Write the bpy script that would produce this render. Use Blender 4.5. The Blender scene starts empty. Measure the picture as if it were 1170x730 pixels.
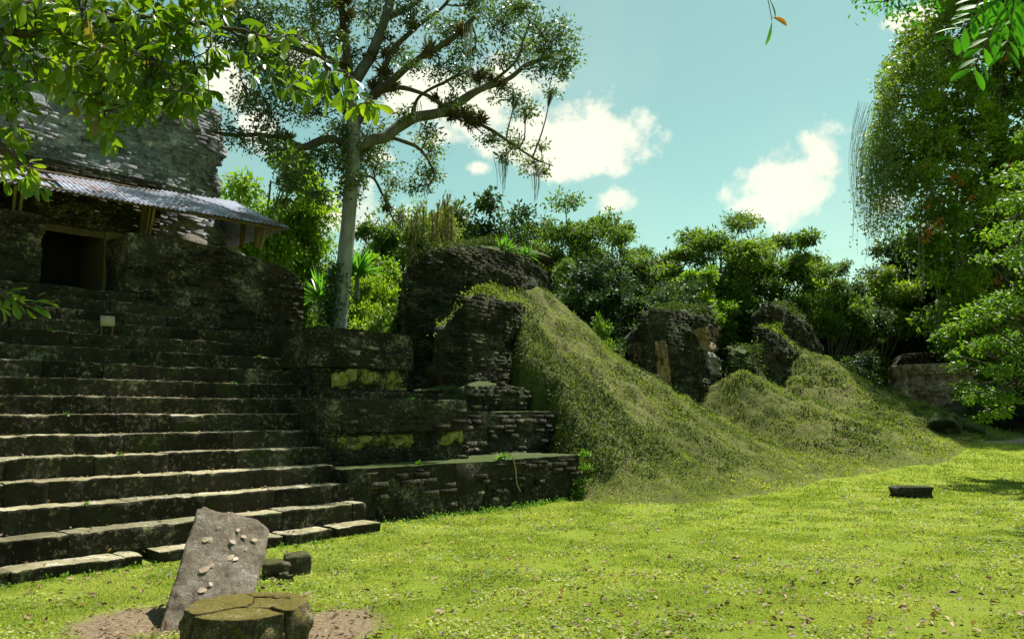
import bpy, math, random
import numpy as np
from mathutils.bvhtree import BVHTree
from math import radians as R, sin, cos, pi

scn = bpy.context.scene
# ------------------------------------------------------------ camera
F = 900.0; CH = 1.6; PITCH = math.atan(106 / F)
cd = bpy.data.cameras.new('camera'); cd.sensor_width = 36; cd.lens = 36 * F / 1170; cd.clip_end = 2000; cd.clip_start = .05
cam = bpy.data.objects.new('camera', cd); scn.collection.objects.link(cam)
cam.location = (0, 0, CH); cam.rotation_euler = (R(90) + PITCH, 0, 0); scn.camera = cam

def ray(px, py):
    a = (px - 585) / F; b = (365 - py) / F
    return np.array([a, cos(PITCH) - b * sin(PITCH), sin(PITCH) + b * cos(PITCH)])
CP = np.array([0, 0, CH])
def at(px, py, Y):
    d = ray(px, py); return CP + d * (Y / d[1])
def gr(px, py, z=0.0):
    d = ray(px, py); return CP + d * ((z - CH) / d[2])

# ------------------------------------------------------------ light
SUN_AZ, SUN_EL = 34.0, 61.0       # azimuth clockwise from +Y
sd = bpy.data.lights.new('sun', 'SUN'); sd.energy = 5.0; sd.angle = R(.5); sd.color = (1, .95, .85)
so = bpy.data.objects.new('sun', sd); scn.collection.objects.link(so)
so.rotation_euler = (R(90 - SUN_EL), 0, R(180 - SUN_AZ)); so.location = (8, 8, 30)
scn.view_settings.view_transform = 'Standard'; scn.view_settings.look = 'None'
scn.view_settings.exposure = 1.15; scn.view_settings.gamma = 1.0

def nn(nt, typ, **kw):
    n = nt.nodes.new(typ)
    for k, v in kw.items():
        if k.startswith('i_'): n.inputs[k[2:].replace('_', ' ')].default_value = v
        elif k.startswith('n_'): n.inputs[int(k[2:])].default_value = v
        else: setattr(n, k, v)
    return n

def build_world():
    w = bpy.data.worlds.new('World'); scn.world = w; w.use_nodes = True
    nt = w.node_tree; L = nt.links.new
    for n in list(nt.nodes): nt.nodes.remove(n)
    out = nn(nt, 'ShaderNodeOutputWorld'); bg = nn(nt, 'ShaderNodeBackground'); bg.inputs['Strength'].default_value = .060
    L(bg.outputs[0], out.inputs[0])
    sky = nn(nt, 'ShaderNodeTexSky', sky_type='NISHITA', sun_disc=False, sun_elevation=R(SUN_EL), sun_rotation=R(SUN_AZ))
    sky.air_density = 1.0; sky.dust_density = .6; sky.ozone_density = 1.0
    tint = nn(nt, 'ShaderNodeMix', data_type='RGBA', blend_type='MULTIPLY'); tint.inputs['Factor'].default_value = 1
    tint.inputs['B'].default_value = (1.0, 1.27, .79, 1)
    L(sky.outputs[0], tint.inputs['A'])
    geo = nn(nt, 'ShaderNodeTexCoord')
    sep = nn(nt, 'ShaderNodeSeparateXYZ'); L(geo.outputs['Generated'], sep.inputs[0])
    def m(op, a, b=None, c=None):
        n = nn(nt, 'ShaderNodeMath', operation=op)
        for i, v in enumerate((a, b, c)):
            if v is None: continue
            if isinstance(v, (int, float)): n.inputs[i].default_value = v
            else: L(v, n.inputs[i])
        return n.outputs[0]
    n1 = nn(nt, 'ShaderNodeTexNoise'); n1.inputs['Scale'].default_value = 9; n1.inputs['Detail'].default_value = 9; n1.inputs['Roughness'].default_value = .62
    L(geo.outputs['Generated'], n1.inputs['Vector'])
    n2 = nn(nt, 'ShaderNodeTexNoise'); n2.inputs['Scale'].default_value = 3.2; n2.inputs['Detail'].default_value = 5
    L(geo.outputs['Generated'], n2.inputs['Vector'])
    az = m('ARCTAN2', sep.outputs['X'], sep.outputs['Y']); el = m('ARCSINE', sep.outputs['Z'])
    tot = None
    for (px, py, sx, sy) in CLOUDS:
        d = ray(px, py); d = d / np.linalg.norm(d)
        a0 = math.atan2(d[0], d[1]); e0 = math.asin(d[2])
        q = 1 / math.sqrt(1 + ((px - 585) / F) ** 2)
        da = m('DIVIDE', m('SUBTRACT', az, a0), sx / F * q * q + 1e-4); de = m('DIVIDE', m('SUBTRACT', el, e0), sy / F * q)
        r = m('SQRT', m('ADD', m('MULTIPLY', da, da), m('MULTIPLY', de, de)))
        b = m('SUBTRACT', 1.35, r)
        tot = b if tot is None else m('MAXIMUM', tot, b)
    tot = m('MAXIMUM', tot, -1.2)
    v = m('ADD', tot, m('MULTIPLY', m('SUBTRACT', n1.outputs[0], .515), 5.2))
    mr = nn(nt, 'ShaderNodeMapRange', interpolation_type='SMOOTHSTEP'); mr.inputs['From Min'].default_value = .0; mr.inputs['From Max'].default_value = .8
    L(v, mr.inputs['Value'])
    # thin veil of cirrus
    mv = nn(nt, 'ShaderNodeMapRange'); mv.inputs['From Min'].default_value = .45; mv.inputs['From Max'].default_value = .8; mv.inputs['To Max'].default_value = .18
    L(n2.outputs[0], mv.inputs['Value'])
    fac = m('MAXIMUM', mr.outputs[0], mv.outputs[0])
    shade = nn(nt, 'ShaderNodeMapRange'); shade.inputs['From Min'].default_value = .3; shade.inputs['From Max'].default_value = .7; shade.inputs['To Min'].default_value = .88
    L(n1.outputs[0], shade.inputs['Value'])
    mix = nn(nt, 'ShaderNodeMix', data_type='RGBA'); L(fac, mix.inputs['Factor']); L(tint.outputs['Result'], mix.inputs['A'])
    cc = nn(nt, 'ShaderNodeMix', data_type='RGBA', blend_type='MULTIPLY'); cc.inputs['Factor'].default_value = 1
    cc.inputs['A'].default_value = (8.6, 8.6, 7.0, 1); L(shade.outputs[0], cc.inputs['B'])
    L(cc.outputs['Result'], mix.inputs['B']); L(mix.outputs['Result'], bg.inputs['Color'])
CLOUDS = [(610, 150, 100, 36), (575, 95, 75, 26), (690, 150, 48, 38), (640, 180, 60, 22), (700, 232, 22, 16), (545, 192, 20, 9),
          (912, 203, 54, 42), (940, 182, 44, 36), (540, 120, 80, 40), (500, 160, 40, 18), (470, 110, 40, 30), (340, 60, 40, 30), (1015, 235, 30, 16), (1045, 20, 30, 12),
          (262, 92, 30, 32), (385, 245, 62, 46), (300, 150, 30, 30), (440, 180, 22, 12), (500, 95, 40, 14), (-300, 100, 150, 60), (1500, 150, 150, 50)]
build_world()

# ------------------------------------------------------------ noise
def _h(i, j, k, s):
    n = (i * 374761393 + j * 668265263 + k * 2147483647 + s * 974634777) & 0xffffffff
    n = ((n ^ (n >> 13)) * 1274126177) & 0xffffffff
    n = ((n ^ (n >> 16)) * 2246822519) & 0xffffffff
    return ((n ^ (n >> 15)) & 0xffff) / 32767.5 - 1
def vnoise(P, s=0):
    P = np.asarray(P, float); I = np.floor(P).astype(np.int64); f = P - I; f = f * f * (3 - 2 * f)
    r = 0
    for a in (0, 1):
        wa = f[..., 0] if a else 1 - f[..., 0]
        for b in (0, 1):
            wb = f[..., 1] if b else 1 - f[..., 1]
            for c in (0, 1):
                wc = f[..., 2] if c else 1 - f[..., 2]
                r = r + wa * wb * wc * _h(I[..., 0] + a, I[..., 1] + b, I[..., 2] + c, s)
    return r
def fbm(P, sc, octv=4, s=0, g=.5):
    P = np.asarray(P, float) * sc; r = 0; a = 1.0
    for o in range(octv):
        r = r + a * vnoise(P * 2 ** o + 17.3 * o, s + o); a *= g
    return r

# ------------------------------------------------------------ mesh helpers
class MB:
    def __init__(s): s.V = []; s.F = []; s.n = 0
    def add(s, V, Fc, mat=0):
        V = np.asarray(V, float).reshape(-1, 3); Fc = np.asarray(Fc, np.int64)
        if len(V) == 0 or len(Fc) == 0: return
        s.V.append(V); s.F.append((Fc + s.n, mat)); s.n += len(V)
    def empty(s): return s.n == 0
def link(o): scn.collection.objects.link(o); return o
def build(name, mb, mats, parent=None, smooth=False, origin=None):
    V = np.concatenate(mb.V)
    org = np.array(parent.location if parent is not None and parent.parent is None and parent.type == 'EMPTY' else (0, 0, 0), float) if origin is None else np.array(origin, float)
    if parent is not None and parent.type == 'MESH': org = np.array(parent['_org'])
    V = V - org
    me = bpy.data.meshes.new(name)
    me.vertices.add(len(V)); me.vertices.foreach_set('co', V.astype(np.float32).ravel())
    tot = sum(f.size for f, _ in mb.F); npoly = sum(len(f) for f, _ in mb.F)
    me.loops.add(tot); me.polygons.add(npoly)
    me.loops.foreach_set('vertex_index', np.concatenate([f.ravel() for f, _ in mb.F]).astype(np.int32))
    st = []; mi = []; off = 0
    for f, m in mb.F:
        k = f.shape[1]; st.append(off + np.arange(len(f)) * k); off += f.size; mi.append(np.full(len(f), m))
    me.polygons.foreach_set('loop_start', np.concatenate(st).astype(np.int32))
    me.polygons.foreach_set('material_index', np.concatenate(mi).astype(np.int32))
    if smooth: me.polygons.foreach_set('use_smooth', np.ones(npoly, bool))
    me.update(calc_edges=True); me.validate()
    for m in (mats if isinstance(mats, (list, tuple)) else [mats]): me.materials.append(m)
    o = link(bpy.data.objects.new(name, me))
    o['_org'] = [float(x) for x in org]
    if parent is not None: o.parent = parent
    elif origin is not None: o.location = origin
    return o
def tag(o, label=None, cat=None, group=None, kind=None):
    if label: o['label'] = label
    if cat: o['category'] = cat
    if group: o['group'] = group
    if kind: o['kind'] = kind
    return o
def thing(name, label, cat, loc, group=None):
    o = link(bpy.data.objects.new(name, None)); o.location = tuple(float(x) for x in loc); o.empty_display_size = .3
    return tag(o, label, cat, group)

def grid_faces(nu, nv, closed=False):
    i = np.arange(nu - (0 if closed else 1)); j = np.arange(nv - 1)
    I, J = np.meshgrid(i, j, indexing='ij'); I2 = (I + 1) % nu
    return np.stack([I * nv + J, I2 * nv + J, I2 * nv + J + 1, I * nv + J + 1], -1).reshape(-1, 4)
def tube(mb, pts, rad, k=6, mat=0, rough=0, seed=0):
    P = np.asarray(pts, float); n = len(P); rad = np.broadcast_to(np.asarray(rad, float), (n,))
    T = np.gradient(P, axis=0); T /= np.linalg.norm(T, axis=1)[:, None] + 1e-9
    ref = np.array([0, 0, 1.]) if abs(T[:, 2]).mean() < .8 else np.array([1., 0, 0])
    A = np.cross(T, ref); A /= np.linalg.norm(A, axis=1)[:, None] + 1e-9; B = np.cross(T, A)
    th = np.arange(k) * 2 * pi / k
    V = P[:, None] + rad[:, None, None] * (A[:, None] * np.cos(th)[None, :, None] + B[:, None] * np.sin(th)[None, :, None])
    if rough: V = V + (V - P[:, None]) * (rough * fbm(V, 1.6, 3, seed))[..., None]
    idx = np.arange(n * k).reshape(n, k); a = idx[:-1]; b = idx[1:]
    Fc = np.stack([a, np.roll(a, -1, 1), np.roll(b, -1, 1), b], -1).reshape(-1, 4)
    mb.add(V.reshape(-1, 3), Fc, mat)
    mb.add(V[-1], np.arange(k)[None], mat)
def spline(pts, n):
    P = np.asarray(pts, float); m = len(P)
    if m < 3:
        t = np.linspace(0, 1, n)[:, None]; return P[0] * (1 - t) + P[-1] * t
    Q = np.vstack([2 * P[0] - P[1], P, 2 * P[-1] - P[-2]]); out = []
    for t in np.linspace(0, m - 1 - 1e-6, n):
        i = int(t); f = t - i; p0, p1, p2, p3 = Q[i:i + 4]
        out.append(.5 * (2 * p1 + (p2 - p0) * f + (2 * p0 - 5 * p1 + 4 * p2 - p3) * f * f + (3 * p1 - p0 - 3 * p2 + p3) * f ** 3))
    return np.array(out)
BOXF = np.array([[0, 1, 2, 3], [7, 6, 5, 4], [0, 4, 5, 1], [1, 5, 6, 2], [2, 6, 7, 3], [3, 7, 4, 0]])
def boxes(mb, C, A, B, Cn, mat=0, jit=.0, rng=None):
    """many boxes: centres C (n,3), half axes A,B,Cn (n,3)"""
    C = np.asarray(C, float); n = len(C)
    if n == 0: return
    S = np.array([[-1, -1, -1], [1, -1, -1], [1, 1, -1], [-1, 1, -1], [-1, -1, 1], [1, -1, 1], [1, 1, 1], [-1, 1, 1]])
    V = C[:, None] + S[None, :, :1] * A[:, None] + S[None, :, 1:2] * B[:, None] + S[None, :, 2:] * Cn[:, None]
    if jit: V = V + rng.uniform(-jit, jit, V.shape)
    Fc = (BOXF[None] + (np.arange(n) * 8)[:, None, None]).reshape(-1, 4)
    mb.add(V.reshape(-1, 3), Fc, mat)
def leaves(mb, P, D, Nn, L, W, mat=0, fold=0.0, fine=False):
    """leaf blades: base P, direction D, normal Nn, length L, width W"""
    n = len(P)
    if n == 0: return
    D = D / (np.linalg.norm(D, axis=1)[:, None] + 1e-9); S = np.cross(D, Nn); S /= (np.linalg.norm(S, axis=1)[:, None] + 1e-9)
    Nn = np.cross(S, D); L = np.broadcast_to(L, (n,))[:, None]; W = np.broadcast_to(W, (n,))[:, None]
    if not fine:
        V = np.stack([P, P + D * L * .55 + S * W * .5, P + D * L, P + D * L * .5 - S * W * .5], 1)
        mb.add(V.reshape(-1, 3), np.arange(n * 4).reshape(n, 4), mat)
    else:
        prof = [(0, 0), (.18, .22), (.45, .46), (.7, .5), (.88, .32), (1, 0)]
        mid = [P + D * L * t - Nn * L * (.16 * t * t) for t, _ in prof]
        up = Nn * W * fold
        cols = []
        for (t, w), c in zip(prof, mid):
            cols += [c - S * W * w + up * (w * 2), c, c + S * W * w + up * (w * 2)]
        V = np.stack(cols, 1); f = []
        for i in range(5):
            a = i * 3; b = a + 3
            f += [[a, a + 1, b + 1, b], [a + 1, a + 2, b + 2, b + 1]]
        Fc = (np.array(f)[None] + (np.arange(n) * 18)[:, None, None]).reshape(-1, 4)
        mb.add(V.reshape(-1, 3), Fc, mat)
def rdir(rng, n):
    v = rng.normal(size=(n, 3)); return v / np.linalg.norm(v, axis=1)[:, None]

# stair frame : u along the stair front (away, right), n into the masonry (ascending)
_v = ray(1420, 471); AZU = math.atan2(_v[0], _v[1])
U = np.array([sin(AZU), cos(AZU), 0]); N = np.array([-cos(AZU), sin(AZU), 0]); Z = np.array([0, 0, 1.]); O = gr(437, 610)
def W(u, n, z=0.0):
    u = np.asarray(u, float)[..., None]; n = np.asarray(n, float)[..., None]; z = np.asarray(z, float)[..., None]
    return O + U * u + N * n + Z * z
def Pn(px, py, n):      # point on the vertical plane n = const seen at a photo pixel, in (u, n, z)
    d = ray(px, py); t = (n - (CP - O) @ N) / (d @ N); q = CP + d * t
    return np.array([(q - O) @ U, n, q[2]])

# ------------------------------------------------------------ materials
def ramp(nt, stops, interp='LINEAR'):
    r = nn(nt, 'ShaderNodeValToRGB'); cr = r.color_ramp; cr.interpolation = interp
    cr.elements[0].position = stops[0][0]; cr.elements[0].color = (*stops[0][1], 1)
    cr.elements[1].position = stops[-1][0]; cr.elements[1].color = (*stops[-1][1], 1)
    for p, c in stops[1:-1]:
        e = cr.elements.new(p); e.color = (*c, 1)
    return r
def mat_new(name):
    m = bpy.data.materials.new(name); m.use_nodes = True; nt = m.node_tree
    for n in list(nt.nodes): nt.nodes.remove(n)
    out = nn(nt, 'ShaderNodeOutputMaterial'); p = nn(nt, 'ShaderNodeBsdfPrincipled'); nt.links.new(p.outputs[0], out.inputs[0])
    return m, nt, p, out
def mixc(nt, fac, a, b, bt='MIX'):
    x = nn(nt, 'ShaderNodeMix', data_type='RGBA', blend_type=bt)
    for k, v in (('Factor', fac), ('A', a), ('B', b)):
        if isinstance(v, (int, float)): x.inputs[k].default_value = v
        elif isinstance(v, tuple): x.inputs[k].default_value = (*v, 1)
        else: nt.links.new(v, x.inputs[k])
    return x.outputs['Result']
def noise(nt, vec, scale, detail=5, rough=.6, dist=0):
    n = nn(nt, 'ShaderNodeTexNoise'); n.inputs['Scale'].default_value = scale; n.inputs['Detail'].default_value = detail
    n.inputs['Roughness'].default_value = rough; n.inputs['Distortion'].default_value = dist; nt.links.new(vec, n.inputs['Vector']); return n.outputs[0]
def mrange(nt, v, a, b, c=0., d=1., smooth=True):
    r = nn(nt, 'ShaderNodeMapRange', interpolation_type='SMOOTHSTEP' if smooth else 'LINEAR')
    for k, x in zip(('From Min', 'From Max', 'To Min', 'To Max'), (a, b, c, d)): r.inputs[k].default_value = x
    nt.links.new(v, r.inputs['Value']); return r.outputs[0]
def mth(nt, op, a, b=0.0):
    n = nn(nt, 'ShaderNodeMath', operation=op)
    for i, v in enumerate((a, b)):
        if isinstance(v, (int, float)): n.inputs[i].default_value = v
        else: nt.links.new(v, n.inputs[i])
    return n.outputs[0]
def stone_mat(name, dark, mid, light, moss, moss_amt=.5, pale_amt=.2, strata=0.0, bump=.5, grain=1.0, topmoss=.5):
    m, nt, p, out = mat_new(name); L = nt.links.new
    geo = nn(nt, 'ShaderNodeNewGeometry'); pos = geo.outputs['Position']
    if strata:
        mp = nn(nt, 'ShaderNodeMapping'); mp.inputs['Scale'].default_value = (1, 1, strata); L(pos, mp.inputs['Vector']); vec = mp.outputs[0]
    else: vec = pos
    a = noise(nt, vec, 1.3 * grain, 8, .68, .3); b = noise(nt, vec, 7 * grain, 6, .7); c = noise(nt, pos, 2.1 * grain, 7, .7, .6)
    d = noise(nt, vec, 28 * grain, 4, .7)
    col = ramp(nt, [(.30, dark), (.52, mid), (.78, light)]); 
    s = mth(nt, 'ADD', mth(nt, 'MULTIPLY', a, .6), mth(nt, 'MULTIPLY', b, .4)); L(s, col.inputs[0])
    isl = mrange(nt, geo.outputs['Random Per Island'], 0, 1, .55, 1.35, False)
    col2 = mixc(nt, 1.0, col.outputs[0], isl, 'MULTIPLY')
    # pale lichen / lime wash spots
    pf = mrange(nt, mth(nt, 'ADD', b, mth(nt, 'MULTIPLY', mth(nt, 'SUBTRACT', a, .5), .8)), .66 - .12 * pale_amt, .74 - .1 * pale_amt, 0, min(1, pale_amt * 2))
    col3 = mixc(nt, pf, col2, tuple(min(1, x * 2.2 + .05) for x in light))
    # moss : patches, more on faces that look up
    sep = nn(nt, 'ShaderNodeSeparateXYZ'); L(geo.outputs['Normal'], sep.inputs[0])
    mf = mth(nt, 'ADD', mth(nt, 'MULTIPLY', c, 1.0), mth(nt, 'MULTIPLY', sep.outputs['Z'], topmoss * .35))
    mf = mrange(nt, mf, .62 - .2 * moss_amt, .74 - .2 * moss_amt)
    mossc = mixc(nt, d, tuple(x * .55 for x in moss), tuple(x * 1.5 for x in moss))
    fin = mixc(nt, mth(nt, 'MULTIPLY', mf, .85), col3, mossc)
    fk = mrange(nt, mth(nt, 'ADD', mth(nt, 'MULTIPLY', noise(nt, vec, 17 * grain, 8, .78), .75), mth(nt, 'MULTIPLY', a, .35)), .585, .665, 0, .8)
    fin = mixc(nt, fk, fin, tuple(min(.6, x * 2.3) for x in light))
    fin = mixc(nt, mrange(nt, d, .35, .6, 0, .5), fin, mixc(nt, 1.0, fin, (.45, .45, .45), 'MULTIPLY'))
    L(fin, p.inputs['Base Color']); p.inputs['Roughness'].default_value = .95; p.inputs['Specular IOR Level'].default_value = .15
    bp = nn(nt, 'ShaderNodeBump'); bp.inputs['Strength'].default_value = bump; bp.inputs['Distance'].default_value = .05
    L(mth(nt, 'ADD', mth(nt, 'ADD', b, mth(nt, 'MULTIPLY', d, .5)), mth(nt, 'MULTIPLY', a, .6)), bp.inputs['Height']); L(bp.outputs[0], p.inputs['Normal'])
    return m
def leaf_mat(name, c1, c2, c3, trans=.35, gloss=.35, clump=.35, spec=.4, rare=None):
    m, nt, p, out = mat_new(name); L = nt.links.new
    geo = nn(nt, 'ShaderNodeNewGeometry')
    r = ramp(nt, [(0, c1), (.5, c2), (1, c3)] if rare is None else [(0, c1), (.5, c2), (.94, c3), (.97, rare)]); 
    nz = noise(nt, geo.outputs['Position'], clump, 3, .6)
    L(mth(nt, 'ADD', mth(nt, 'MULTIPLY', geo.outputs['Random Per Island'], .5), mrange(nt, nz, .38, .62, 0, .5)), r.inputs[0])
    L(r.outputs[0], p.inputs['Base Color']); p.inputs['Roughness'].default_value = gloss; p.inputs['Specular IOR Level'].default_value = spec
    tr = nn(nt, 'ShaderNodeBsdfTranslucent'); tc = mixc(nt, 1.0, r.outputs[0], (1.5, 1.6, .5), 'MULTIPLY'); L(tc, tr.inputs['Color'])
    mx = nn(nt, 'ShaderNodeMixShader'); mx.inputs[0].default_value = trans
    L(p.outputs[0], mx.inputs[1]); L(tr.outputs[0], mx.inputs[2]); L(mx.outputs[0], out.inputs[0])
    return m
def bark_mat(name, a, b, c, sc=(1, 1, .25), bump=.6):
    m, nt, p, out = mat_new(name); L = nt.links.new
    geo = nn(nt, 'ShaderNodeNewGeometry'); mp = nn(nt, 'ShaderNodeMapping'); mp.inputs['Scale'].default_value = sc; L(geo.outputs['Position'], mp.inputs['Vector'])
    n1 = noise(nt, mp.outputs[0], 9, 8, .7, .5); n2 = noise(nt, geo.outputs['Position'], 1.5, 4, .6)
    r = ramp(nt, [(.25, a), (.5, b), (.75, c)]); L(mth(nt, 'ADD', mth(nt, 'MULTIPLY', n1, .7), mth(nt, 'MULTIPLY', n2, .3)), r.inputs[0])
    L(r.outputs[0], p.inputs['Base Color']); p.inputs['Roughness'].default_value = .9; p.inputs['Specular IOR Level'].default_value = .2
    bp = nn(nt, 'ShaderNodeBump'); bp.inputs['Strength'].default_value = bump; bp.inputs['Distance'].default_value = .04; L(n1, bp.inputs['Height']); L(bp.outputs[0], p.inputs['Normal'])
    return m
def flat_mat(name, col, rough=.8, var=.3, sc=6, metal=0, isl=.0):
    m, nt, p, out = mat_new(name); L = nt.links.new
    geo = nn(nt, 'ShaderNodeNewGeometry'); n1 = noise(nt, geo.outputs['Position'], sc, 6, .7)
    c = mixc(nt, n1, tuple(x * (1 - var) for x in col), tuple(min(1, x * (1 + var)) for x in col))
    if isl: c = mixc(nt, 1.0, c, mrange(nt, geo.outputs['Random Per Island'], 0, 1, 1 - isl, 1 + isl, False), 'MULTIPLY')
    L(c, p.inputs['Base Color']); p.inputs['Roughness'].default_value = rough; p.inputs['Metallic'].default_value = metal
    p.inputs['Specular IOR Level'].default_value = .25
    return m

M = {}
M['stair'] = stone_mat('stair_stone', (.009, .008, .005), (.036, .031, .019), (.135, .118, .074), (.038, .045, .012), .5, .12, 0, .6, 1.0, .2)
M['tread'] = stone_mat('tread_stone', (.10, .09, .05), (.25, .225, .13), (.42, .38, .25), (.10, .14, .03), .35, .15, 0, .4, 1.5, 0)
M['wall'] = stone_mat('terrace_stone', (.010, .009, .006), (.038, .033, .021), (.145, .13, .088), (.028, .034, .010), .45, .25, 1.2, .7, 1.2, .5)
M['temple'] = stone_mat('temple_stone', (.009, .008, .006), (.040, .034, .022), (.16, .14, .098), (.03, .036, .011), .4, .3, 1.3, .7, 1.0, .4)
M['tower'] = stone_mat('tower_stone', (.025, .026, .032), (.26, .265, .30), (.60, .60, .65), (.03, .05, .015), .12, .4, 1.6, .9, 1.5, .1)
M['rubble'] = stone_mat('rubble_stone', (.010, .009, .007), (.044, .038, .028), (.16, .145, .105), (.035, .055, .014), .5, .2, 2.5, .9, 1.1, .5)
M['rubble_moss'] = stone_mat('mossy_rubble', (.010, .011, .007), (.03, .032, .018), (.08, .08, .045), (.065, .095, .022), .85, .15, 2.0, .9, 1.1, 1.0)
M['stucco'] = stone_mat('old_stucco', (.05, .035, .02), (.30, .20, .11), (.55, .44, .29), (.04, .05, .02), .15, .2, .35, .5, 1.6, 0)
M['stucco_grey'] = stone_mat('grey_stucco', (.08, .07, .055), (.26, .24, .20), (.45, .43, .36), (.06, .09, .02), .2, .2, .6, .5, 2, 0)
M['yellow'] = stone_mat('yellow_lichen_stone', (.02, .018, .008), (.30, .26, .05), (.55, .50, .16), (.010, .010, .006), .80, .15, 1.2, .5, 2.4, 0)
M['stela'] = stone_mat('stela_stone', (.08, .064, .045), (.28, .23, .17), (.46, .39, .30), (.10, .10, .06), .12, .12, 0, .9, 4.5, 0)
M['altar'] = stone_mat('altar_stone', (.022, .016, .010), (.14, .10, .055), (.34, .27, .16), (.22, .18, .035), .15, .1, 0, .9, 4.0, .9)
M['rock'] = stone_mat('loose_rock', (.03, .025, .018), (.11, .09, .06), (.24, .20, .14), (.08, .10, .02), .4, .15, 0, .8, 4.0, .4)
M['plaster'] = flat_mat('plaster_jamb', (.13, .115, .055), .9, .25, 3)
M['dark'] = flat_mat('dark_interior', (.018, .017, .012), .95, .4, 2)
M['wood'] = bark_mat('weathered_timber', (.04, .03, .02), (.12, .085, .05), (.22, .16, .10), (1, 1, .2))
M['wood_pale'] = bark_mat('pale_timber', (.15, .12, .06), (.28, .23, .11), (.38, .33, .18), (1, 1, .2), .3)
M['bark'] = bark_mat('grey_bark', (.05, .05, .048), (.18, .18, .178), (.36, .36, .355), (1, 1, .14), 1.0)
M['bark_dark'] = bark_mat('dark_bark', (.02, .018, .013), (.06, .052, .038), (.13, .12, .09), (1, 1, .3))
M['bark_mid'] = bark_mat('forest_bark', (.035, .032, .026), (.095, .088, .072), (.20, .19, .16), (1, 1, .3))
M['leaf_tall'] = leaf_mat('tall_tree_leaf', (.028, .052, .024), (.06, .10, .034), (.12, .165, .05), .42, .4)
M['leaf_bright'] = leaf_mat('bright_leaf', (.07, .14, .012), (.14, .24, .020), (.24, .33, .035), .5, .55, .35, .25)
M['leaf_mid'] = leaf_mat('mid_leaf', (.035, .075, .016), (.075, .14, .022), (.14, .21, .032), .4, .55, .35, .25)
M['leaf_dark'] = leaf_mat('dark_leaf', (.014, .032, .016), (.032, .065, .026), (.075, .12, .034), .28, .55, .35, .2)
M['leaf_airy'] = leaf_mat('airy_leaf', (.05, .09, .018), (.09, .155, .026), (.16, .23, .045), .4, .6, .35, .2)
M['leaf_olive'] = leaf_mat('olive_leaf', (.06, .11, .014), (.13, .20, .022), (.23, .29, .04), .4, .5)
M['leaf_near'] = leaf_mat('near_leaf', (.05, .105, .008), (.10, .175, .011), (.19, .26, .018), .45, .3, 1.5, .5, rare=(.16, .12, .04))
M['leaf_near2'] = leaf_mat('compound_leaf', (.03, .13, .012), (.05, .19, .015), (.09, .26, .02), .5, .6, 1.5, .2)
M['leaf_rust'] = leaf_mat('rust_leaf', (.25, .05, .01), (.35, .10, .015), (.40, .22, .02), .35, .5)
M['leaf_sword'] = leaf_mat('sword_leaf', (.05, .15, .02), (.10, .25, .03), (.17, .33, .05), .4, .35, 1)
M['moss_hang'] = flat_mat('hanging_moss', (.22, .24, .23), .9, .3, 4)
M['epiphyte'] = leaf_mat('epiphyte_leaf', (.03, .02, .012), (.07, .05, .02), (.10, .11, .03), .2, .6)
M['vine'] = leaf_mat('vine_strand', (.12, .11, .10), (.17, .17, .15), (.16, .20, .10), .2, .6)
M['weed'] = leaf_mat('weed_leaf', (.05, .11, .012), (.09, .19, .02), (.16, .28, .03), .4, .45, 2)
M['litter'] = leaf_mat('dead_leaf', (.05, .028, .014), (.14, .075, .035), (.32, .20, .11), .15, .6, 2)
M['grass'] = leaf_mat('lawn_grass', (.095, .14, .028), (.21, .257, .05), (.43, .42, .18), .42, .55, 1.1, .25)
M['cover'] = leaf_mat('mound_cover', (.04, .060, .012), (.115, .155, .026), (.25, .28, .07), .35, .7, 1.3, .15)
M['leaf_clump'] = leaf_mat('clump_leaf', (.02, .035, .010), (.05, .075, .016), (.10, .13, .03), .25, .65, 2.5, .15)
M['tin'] = None
def tin():
    m, nt, p, out = mat_new('weathered_tin'); L = nt.links.new
    geo = nn(nt, 'ShaderNodeNewGeometry'); n1 = noise(nt, geo.outputs['Position'], 1.2, 6, .7, .5); n2 = noise(nt, geo.outputs['Position'], 9, 5, .7)
    f = mrange(nt, mth(nt, 'ADD', mth(nt, 'MULTIPLY', n1, .75), mth(nt, 'MULTIPLY', n2, .25)), .50, .62)
    base = mixc(nt, geo.outputs['Random Per Island'], (.25, .27, .36), (.38, .40, .50))
    c = mixc(nt, mth(nt, 'MULTIPLY', f, .8), base, (.16, .075, .045)); L(c, p.inputs['Base Color'])
    L(mrange(nt, f, 0, 1, .45, .9), p.inputs['Roughness']); p.inputs['Metallic'].default_value = .35
    return m
M['tin'] = tin()

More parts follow.
